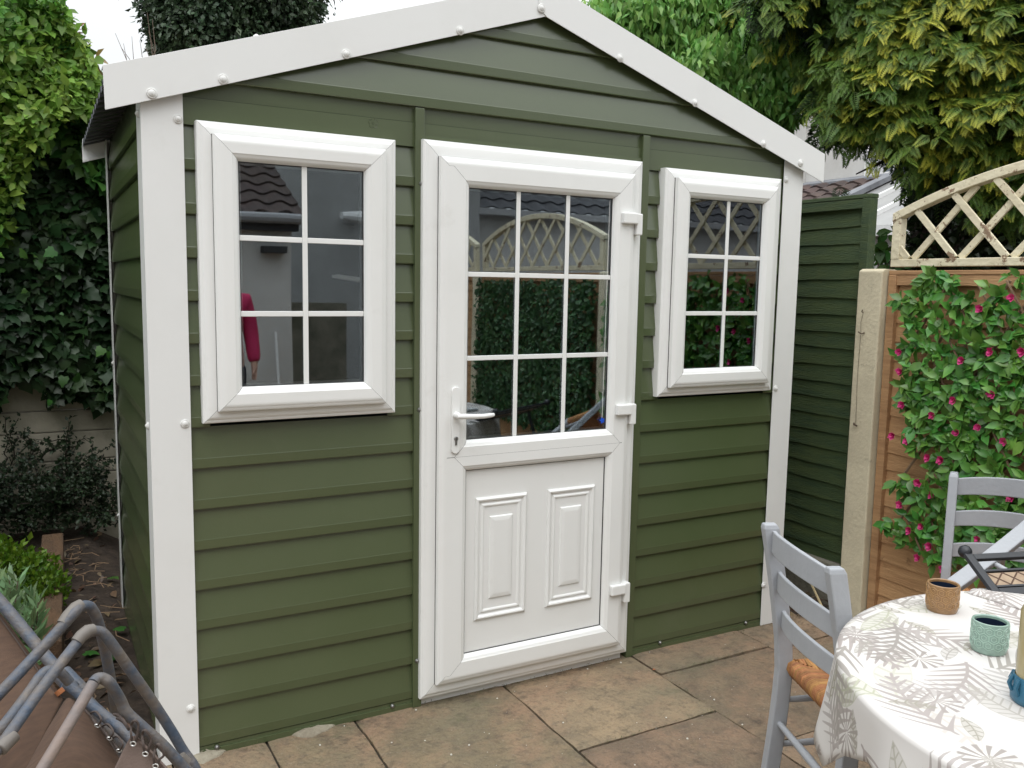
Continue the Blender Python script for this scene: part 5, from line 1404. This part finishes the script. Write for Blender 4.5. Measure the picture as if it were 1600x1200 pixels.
tubeobj('frame_hoop', [at(-130, 1215, 1.30), at(0, 1083, 1.40), at(75, 1003, 1.47), at(112, 962, 1.50), at(125, 949, 1.52), at(140, 948, 1.54), at(152, 968, 1.56), at(163, 1010, 1.60), at(172, 1058, 1.64), e1, Vector((e1.x+.03, e1.y+.12, G+.3)), Vector((e1.x+.06, e1.y+.22, G+.01))], r0*1.1, TUBE, lg1)
c1 = MB().tube([at(98, 975, 1.49), at(106, 963, 1.50), at(118, 950, 1.515), at(127, 945, 1.525)], [.0108, .0112, .0114, .0108], 12).build('collar', COLLAR, lg1, smooth=60)
tubeobj('side_rail', [at(-60, 880, 1.72), at(0, 940, 1.72), at(60, 1012, 1.70), at(100, 1058, 1.68), at(150, 1110, 1.66), at(200, 1165, 1.62), at(260, 1230, 1.60)], .0118, TUBE, lg1)
MB().tube([at(96, 1052, 1.66), at(128, 1085, 1.645)], .0185, 12).tube([at(104, 1085, 1.62), at(112, 1068, 1.64)], .016, 10).build('joint_bracket', TUBE, lg1, smooth=40, bevel=.003)
MB().tube([at(91, 1078, 1.60), at(96, 1084, 1.60)], .008, 10).build('rusty_bolt', pmat('orange_rust', (.28, .10, .035), rough=.9), lg1)
sheet('sling', [[(-60, 900, 1.74), (0, 957, 1.73), (45, 1018, 1.71), (98, 1088, 1.68)], [(-90, 1050, 1.66), (-10, 1100, 1.64), (30, 1140, 1.62), (62, 1170, 1.60)], [(-150, 1200, 1.58), (-60, 1240, 1.56), (0, 1260, 1.54), (30, 1290, 1.52)]], FAB, lg1)
MB().tube(smoothpath([at(-30, 930, 1.715), at(5, 972, 1.715), at(50, 1034, 1.695), at(94, 1096, 1.665)]), .0014, 5).build('hem_stitch', CORD, lg1)
lB = at(150, 1150, 1.35)
lg2 = empty('folded_lounger', (lB.x-.05, lB.y+.15, G), 'folded reclining lounger with brown sling laced to blue-grey tubes, the front one nearest the camera', 'lounger', 'folded loungers leaning together at the bottom left')
e2 = at(318, 1240, 1.52)
tubeobj('frame_hoop', [at(-90, 1270, 1.14), at(0, 1166, 1.22), at(60, 1083, 1.29), at(120, 1005, 1.36), at(136, 990, 1.375), at(152, 986, 1.39), at(166, 995, 1.40), at(200, 1042, 1.43), at(244, 1105, 1.47), at(283, 1168, 1.50), e2, Vector((e2.x+.04, e2.y+.1, G+.3)), Vector((e2.x+.08, e2.y+.2, G+.01))], r0, TUBE, lg2)
MB().tube([at(120, 1003, 1.36), at(127, 994, 1.367), at(137, 986, 1.377), at(146, 984, 1.385)], [.0098, .0103, .0105, .0098], 12).build('collar', COLLAR, lg2, smooth=60)
MB().tube([at(-1, 1172, 1.215), at(22, 1148, 1.240)], [.0108, .0108], 12).build('collar', COLLAR, lg2, smooth=60, bevel=.002)
e3 = at(330, 1250, 1.40)
tubeobj('arm_hoop', [at(20, 1280, 1.14), at(68, 1198, 1.19), at(110, 1128, 1.24), at(145, 1068, 1.29)], r0*.98, TUBE2, lg2)
tubeobj('arm_hoop', [at(145, 1068, 1.29), at(151, 1061, 1.30), at(160, 1060, 1.305), at(172, 1068, 1.31), at(188, 1094, 1.33), at(198, 1113, 1.335), at(225, 1138, 1.345), at(262, 1172, 1.36), e3], r0, TUBE, lg2)
tubeobj('arm_hoop', [at(-60, 1200, 1.30), at(0, 1140, 1.34), at(45, 1082, 1.40), at(62, 1058, 1.425), at(76, 1047, 1.44), at(92, 1049, 1.455), at(108, 1066, 1.47)], r0, TUBE, lg2)
tubeobj('side_rail', [at(104, 1066, 1.56), at(150, 1108, 1.55), at(200, 1150, 1.53), at(262, 1222, 1.50)], .0100, TUBE, lg2)
tubeobj('side_rail', [at(205, 1118, 1.39), at(250, 1160, 1.41), at(285, 1192, 1.42), at(320, 1230, 1.43)], .006, TUBE, lg2)
MB().tube([at(281, 1183, 1.395), at(291, 1193, 1.40)], [.0095, .0095], 10).build('collar', COLLAR, lg2, smooth=60)
sheet('sling', [[(100, 1096, 1.56), (112, 1092, 1.545), (150, 1130, 1.54), (190, 1186, 1.53), (215, 1225, 1.52)], [(70, 1146, 1.50), (88, 1150, 1.475), (120, 1180, 1.46), (150, 1220, 1.46), (180, 1260, 1.46)], [(30, 1220, 1.42), (40, 1236, 1.40), (70, 1260, 1.40), (100, 1290, 1.40), (130, 1320, 1.40)]], FAB, lg2)
sheet('sling', [[(98, 1092, 1.60), (60, 1060, 1.60)], [(56, 1180, 1.54), (10, 1160, 1.54)], [(30, 1250, 1.50), (-40, 1260, 1.50)]], FAB, lg2)
MB().tube(smoothpath([at(110, 1106, 1.530), at(128, 1106, 1.525), at(158, 1138, 1.52), at(186, 1182, 1.515), at(205, 1212, 1.51)]), .0013, 5).build('hem_stitch', CORD, lg2)
flp = sheet('sling_end', [[(176, 1210, 1.30), (203, 1153, 1.34), (212, 1156, 1.34)], [(190, 1240, 1.30), (222, 1180, 1.335), (232, 1172, 1.335)], [(215, 1270, 1.30), (248, 1215, 1.33), (262, 1204, 1.33)]], FABD, lg2)
def eyelet(px, py, D, parent, tilt=.4):
    c = at(px, py, D); pts = []
    for i in range(12):
        a = i*math.pi/6; pts.append(c+c_r*(.0042*math.cos(a))+c_u*(.0036*math.sin(a))-c_f*(.002*math.sin(a)*tilt))
    MB().tube(pts, .0011, 6, closed=True).build('eyelet', EYE, parent, smooth=60)
for i, (px, py) in enumerate(((208, 1162), (227, 1178), (243, 1197))):
    eyelet(px, py, 1.322, flp)
    t0_ = ((205, 1133), (222, 1148), (243, 1170))[i]; t1_ = ((210, 1128), (230, 1150), (250, 1175))[i]
    MB().tube(smoothpath([at(px-1, py, 1.325), at(px-3, py-14, 1.318), at(*t0_, 1.325), at(t0_[0]+5, t0_[1]-7, 1.318), at(t1_[0]+6, t1_[1]+4, 1.322), at(px+6, py-10, 1.322), at(px+2, py+1, 1.327)]), .0020, 6).build('lacing', CORD, flp, smooth=60)
slg = [c for c in children(lg2) if c.name.startswith('sling')][0]
for i, (px, py) in enumerate(((73, 1060), (152, 1134), (171, 1154), (186, 1173))):
    eyelet(px, py, 1.51 if i else 1.57, slg, 1.5)
    if i: MB().tube(smoothpath([at(px, py, 1.51), at(px+6, py-10, 1.50), at(px-2, py-22, 1.515), at(px-11, py-18, 1.53), at(px-4, py-6, 1.515), at(px, py, 1.512)]), .0018, 6).build('lacing', CORD, slg, smooth=60)
MB().tube(smoothpath([at(178, 1116, 1.34), at(186, 1118, 1.33), at(196, 1130, 1.32), at(201, 1140, 1.325), at(192, 1128, 1.34), at(182, 1122, 1.345)]), .0020, 6).build('lacing', CORD, flp, smooth=60)

# ================================================================ SMALL THINGS ON THE GROUND
MOSS = leafmat('moss_tuft', (.05, .075, .015), (.08, .07, .03), trans=.1, isl=.4)
MORT = pmat('pale_mortar', (.34, .31, .24), rough=.95, col2=(.22, .19, .14), vscale=20, bump=.8, bscale=60)
def lump(c, sx, sy, sz, name, label, cat='mortar'):
    m = MB(); n1, n2 = 18, 7; ph = random.random()*9
    for j in range(n2):
        f = j/(n2-1)
        for i in range(n1):
            a = 2*math.pi*i/n1; rr = (1+.16*math.sin(3*a+ph)+.10*math.sin(7*a+2*ph))*(1-f**2.5)**.6 if f < 1 else 0.001
            m.v.append((c[0]+sx*rr*math.cos(a), c[1]+sy*rr*math.sin(a), G-.008+(sz+.008)*f**.7*(1+.1*math.sin(5*a+ph))))
    for j in range(n2-1):
        for i in range(n1): m.f.append((j*n1+i, j*n1+(i+1) % n1, (j+1)*n1+(i+1) % n1, (j+1)*n1+i))
    return tag(m.build(name, MORT, smooth=50), label, cat)
p = atz(322, 1183, G); lump((p.x, p.y+.02, 0), .075, .05, .018, 'mortar_patch', 'pale lump of mortar at the foot of the left white corner trim')
p = atz(487, 1143, G); lump((p.x+.01, p.y+.02, 0), .09, .05, .016, 'mortar_patch', 'pale mortar patch under the cladding left of the door')
CHIP = pmat('pale_chip', (.6, .58, .52), rough=.9)
ch = MB(); pts_ = [(1515, 447+0)]
for px, py in ((777, 1092), (664, 1158), (612, 1161), (733, 1165), (995, 1130), (1041, 1122), (1160, 1133), (1116, 1094), (1133, 1008), (970, 1036), (948, 1044), (918, 1046), (854, 1073), (1110, 1089), (1074, 1155), (992, 1196), (538, 1135), (500, 1165), (1015, 1020), (1290, 989), (650, 1110), (705, 1180), (880, 1130), (1250, 1060)):
    q = atz(px, py, G); s_ = random.uniform(.0015, .0045); ch.lathe([(.0003, 0), (s_, .0005), (s_*.7, s_*.8), (.0003, s_)], (q.x, q.y, G+.001), 'z', 5)
for k in range(160):
    q = (random.uniform(-.3, 2.8), random.uniform(-2.5, -.02)); s_ = random.uniform(.0008, .0022); ch.lathe([(.0003, 0), (s_, .0005), (.0003, s_)], (q[0], q[1], G+.001), 'z', 5)
tag(ch.build('stone_chips', CHIP), 'scattered pale chips and crumbs on the paving', 'debris', kind='stuff')
# moss and grit caught in the joints and along the foot of the shed
JP = []
for x in (.19, .5, 1.1, 1.71, 2.31):
    for k in range(170): JP.append((x+random.gauss(0, .004), random.uniform(-2.4, -.02), G+.001))
for y, xa, xb in ((-.9, .5, 1.1), (-.545, 1.1, 1.71), (-1.15, 1.1, 1.71), (-.21, 1.71, 2.31), (-.81, 1.71, 2.31), (-.24, 2.31, 2.86), (-.84, 2.31, 2.86), (-1.1, .19, .5)):
    for k in range(90): JP.append((random.uniform(xa, xb), y+random.gauss(0, .004), G+.001))
for k in range(900): JP.append((random.uniform(-.05, 2.85), -.012-abs(random.gauss(0, .016)), G+.001))
JP = np.array([p for p in JP if math.sin(17*p[0]+5*p[1])+math.sin(9*p[1]-4*p[0]) > -.6])
V, F = leaf_cloud(LEAF_THIN, JP, RNG.normal(size=JP.shape)*np.array([1, 1, .3])+np.array([0, 0, .35]), RNG.normal(size=JP.shape)*.5+np.array([0, 0, 1]), RNG.uniform(.005, .016, len(JP)))
tag(fast_mesh('moss', V, F, MOSS), 'moss and grit in the paving joints and along the foot of the shed', 'moss', kind='stuff')
DRY = leafmat('dry_leaf', (.16, .10, .055), (.09, .06, .04), trans=.05, isl=.5)
P = np.vstack([np.stack([RNG.uniform(2.60, 2.92, 260), RNG.uniform(-.02, 1.2, 260), G+.004+.03*RNG.random(260)], 1), np.stack([RNG.uniform(-.42, -.16, 120), RNG.uniform(.2, 2.5, 120), np.full(120, 0.)], 1)])
zz_ = []
for x, y, z in P:
    if x < 0: z = G+.0+.015*math.sin(9*x+4*y)+.012*math.sin(17*y-6*x)+(.10*max(0, min(1, (y-.9)/1.6)))+.006+.01*random.random()
    zz_.append(z)
P[:, 2] = zz_
A = RNG.normal(size=P.shape)*np.array([1, 1, .3]); V, F = leaf_cloud(LEAF_HI, P, A, RNG.normal(size=P.shape)*.35+np.array([0, 0, 1]), .042*(1+.4*RNG.normal(size=len(P))).clip(.3, 1.7))
lo = fast_mesh('leaf_litter', V, F, DRY); tag(lo, 'dry leaf litter on the bare soil beside the shed', 'leaf litter', kind='stuff')
tw = MB()
for k in range(60):
    x, y = (random.uniform(-.42, -.16), random.uniform(.3, 2.4)) if k % 3 else (random.uniform(2.6, 2.9), random.uniform(0, .9))
    z = G+.02+(.10*max(0, min(1, (y-.9)/1.6)) if x < 0 else 0); a = random.uniform(0, 6.3); l = random.uniform(.04, .16)
    tw.tube([(x, y, z), (x+l*.5*math.cos(a), y+l*.5*math.sin(a), z+.008), (x+l*math.cos(a+.3), y+l*math.sin(a+.3), z+.002)], .002, 4)
tag(tw.build('fallen_twigs', STICK), 'small fallen twigs among the leaf litter', 'twigs', kind='stuff')
GL = np.array([tuple(atz(px, py, G+.03)) for px, py in ((173, 902), (133, 1020), (183, 985), (163, 1150), (180, 1030))])
V, F = leaf_cloud(LEAF_IVY, GL, RNG.normal(size=GL.shape)*np.array([1, 1, .1]), np.tile([[0, 0, 1.]], (len(GL), 1)), np.full(len(GL), .06))
tag(fast_mesh('fallen_green_leaves', V, F, L_IVY2), 'a few fallen green ivy leaves on the dark soil left of the shed', 'leaves', kind='stuff')
q = atz(1020, 1047, G+.003); V, F = leaf_cloud(LEAF_HI, np.array([tuple(q)]), np.array([[1, .3, 0.]]), np.array([[0, 0, 1.]]), np.array([.022]))
tag(fast_mesh('dead_leaf', V, F, pmat('orange_leaf', (.35, .12, .05), rough=.8)), 'single small orange dead leaf on the paving by the door', 'leaf')
a_, b_ = atx(1262, 900, FX-.03), atz(1291, 962, G+.01)
tag(MB().tube([a_, (a_+b_)/2, b_], .006, 6).build('garden_cane', pmat('cane', (.45, .36, .20), rough=.7)), 'pale bamboo cane leaning on the gravel board behind the near chair', 'cane')

# ================================================================ PERSON (seen only as a reflection at the left edge of the left window)
SKIN = pmat('skin', (.55, .33, .25), rough=.55); COAT = pmat('pink_jacket', (.50, .02, .10), rough=.8, bump=.3, bscale=25); TRO = pmat('dark_trousers', (.02, .025, .04), rough=.85); HAIR = pmat('brown_hair', (.06, .035, .02), rough=.7)
yp = -4.3; pr_ = rfl(347, 500, yp); PX = pr_.x
def skinned(name, verts, edges, radii, mat, parent, sub=2, root=0):
    me = bpy.data.meshes.new(name); me.from_pydata([Vector(v)-wpos(parent) if parent else v for v in verts], edges, []); me.materials.append(mat)
    o = bpy.data.objects.new(name, me); COL.objects.link(o)
    if parent: o.parent = parent
    s_ = o.modifiers.new('skin', 'SKIN'); s_.use_smooth_shade = True
    for i, r in enumerate(radii):
        r = r if isinstance(r, tuple) else (r, r); me.skin_vertices[0].data[i].radius = r; me.skin_vertices[0].data[i].use_root = (i == root)
    ss = o.modifiers.new('sub', 'SUBSURF'); ss.levels = sub; ss.render_levels = sub; return o
per = empty('person', (PX, yp, G), 'person in pink jacket and dark trousers, seen reflected at the left edge of left window', 'person')
def bodypts():
    g = G; v = [(0, 0, .95), (0, .0, 1.15), (0, .0, 1.36), (0, 0, 1.46), (0, .01, 1.54), (0, .02, 1.62), (0, .02, 1.70)]; r = [(.15, .105), (.135, .095), (.15, .10), (.055, .05), (.062, .07), (.078, .092), (.060, .075)]
    e = [(i, i+1) for i in range(6)]
    for s in (-1, 1):
        k = len(v); v += [(s*.17, 0, 1.39), (s*.215, -.01, 1.14), (s*.23, .05, .92), (s*.232, .065, .86)]; r += [.052, .042, .032, .026]; e += [(2, k), (k, k+1), (k+1, k+2), (k+2, k+3)]
        for f_ in range(4): q = len(v); v += [(s*(.222+.004*f_), .045+.016*f_, .80), (s*(.215+.004*f_), .052+.016*f_, .76)]; r += [.009, .008]; e += [(k+3, q), (q, q+1)]
        q = len(v); v += [(s*.215, .10, .83), (s*.208, .11, .80)]; r += [.010, .009]; e += [(k+3, q), (q, q+1)]
        k = len(v); v += [(s*.095, 0, .85), (s*.10, .01, .50), (s*.105, -.02, .09), (s*.115, .12, .04)]; r += [(.085, .085), .058, .042, (.04, .03)]; e += [(0, k), (k, k+1), (k+1, k+2), (k+2, k+3)]
    return [(PX+x, yp+y, z+g) for x, y, z in v], e, r
v_, e_, r_b = bodypts(); body = skinned('body', v_, e_, r_b, SKIN, per)
v2 = [(0, 0, .80), (0, 0, .95), (0, 0, 1.15), (0, 0, 1.36), (0, .0, 1.45)]; r2 = [(.185, .14), (.175, .13), (.160, .12), (.175, .125), (.075, .07)]; e2_ = [(0, 1), (1, 2), (2, 3), (3, 4)]
for s in (-1, 1): k = len(v2); v2 += [(s*.175, 0, 1.385), (s*.220, -.01, 1.14), (s*.232, .06, .89)]; r2 += [.075, .062, .052]; e2_ += [(3, k), (k, k+1), (k+1, k+2)]
skinned('jacket', [(PX+x, yp+y, z+G) for x, y, z in v2], e2_, r2, COAT, per)
v3 = [(0, 0, .93)]; r3 = [(.155, .115)]; e3_ = []
for s in (-1, 1): k = len(v3); v3 += [(s*.095, 0, .82), (s*.10, .01, .50), (s*.105, -.02, .10)]; r3 += [.10, .073, .062]; e3_ += [(0, k), (k, k+1), (k+1, k+2)]
skinned('trousers', [(PX+x, yp+y, z+G) for x, y, z in v3], e3_, r3, TRO, per)
v4 = [(0, -.02, 1.56), (0, -.025, 1.66), (0, .0, 1.755)]; skinned('hair', [(PX+x, yp+y, z+G) for x, y, z in v4], [(0, 1), (1, 2)], [(.09, .08), (.098, .095), (.075, .08)], HAIR, per)
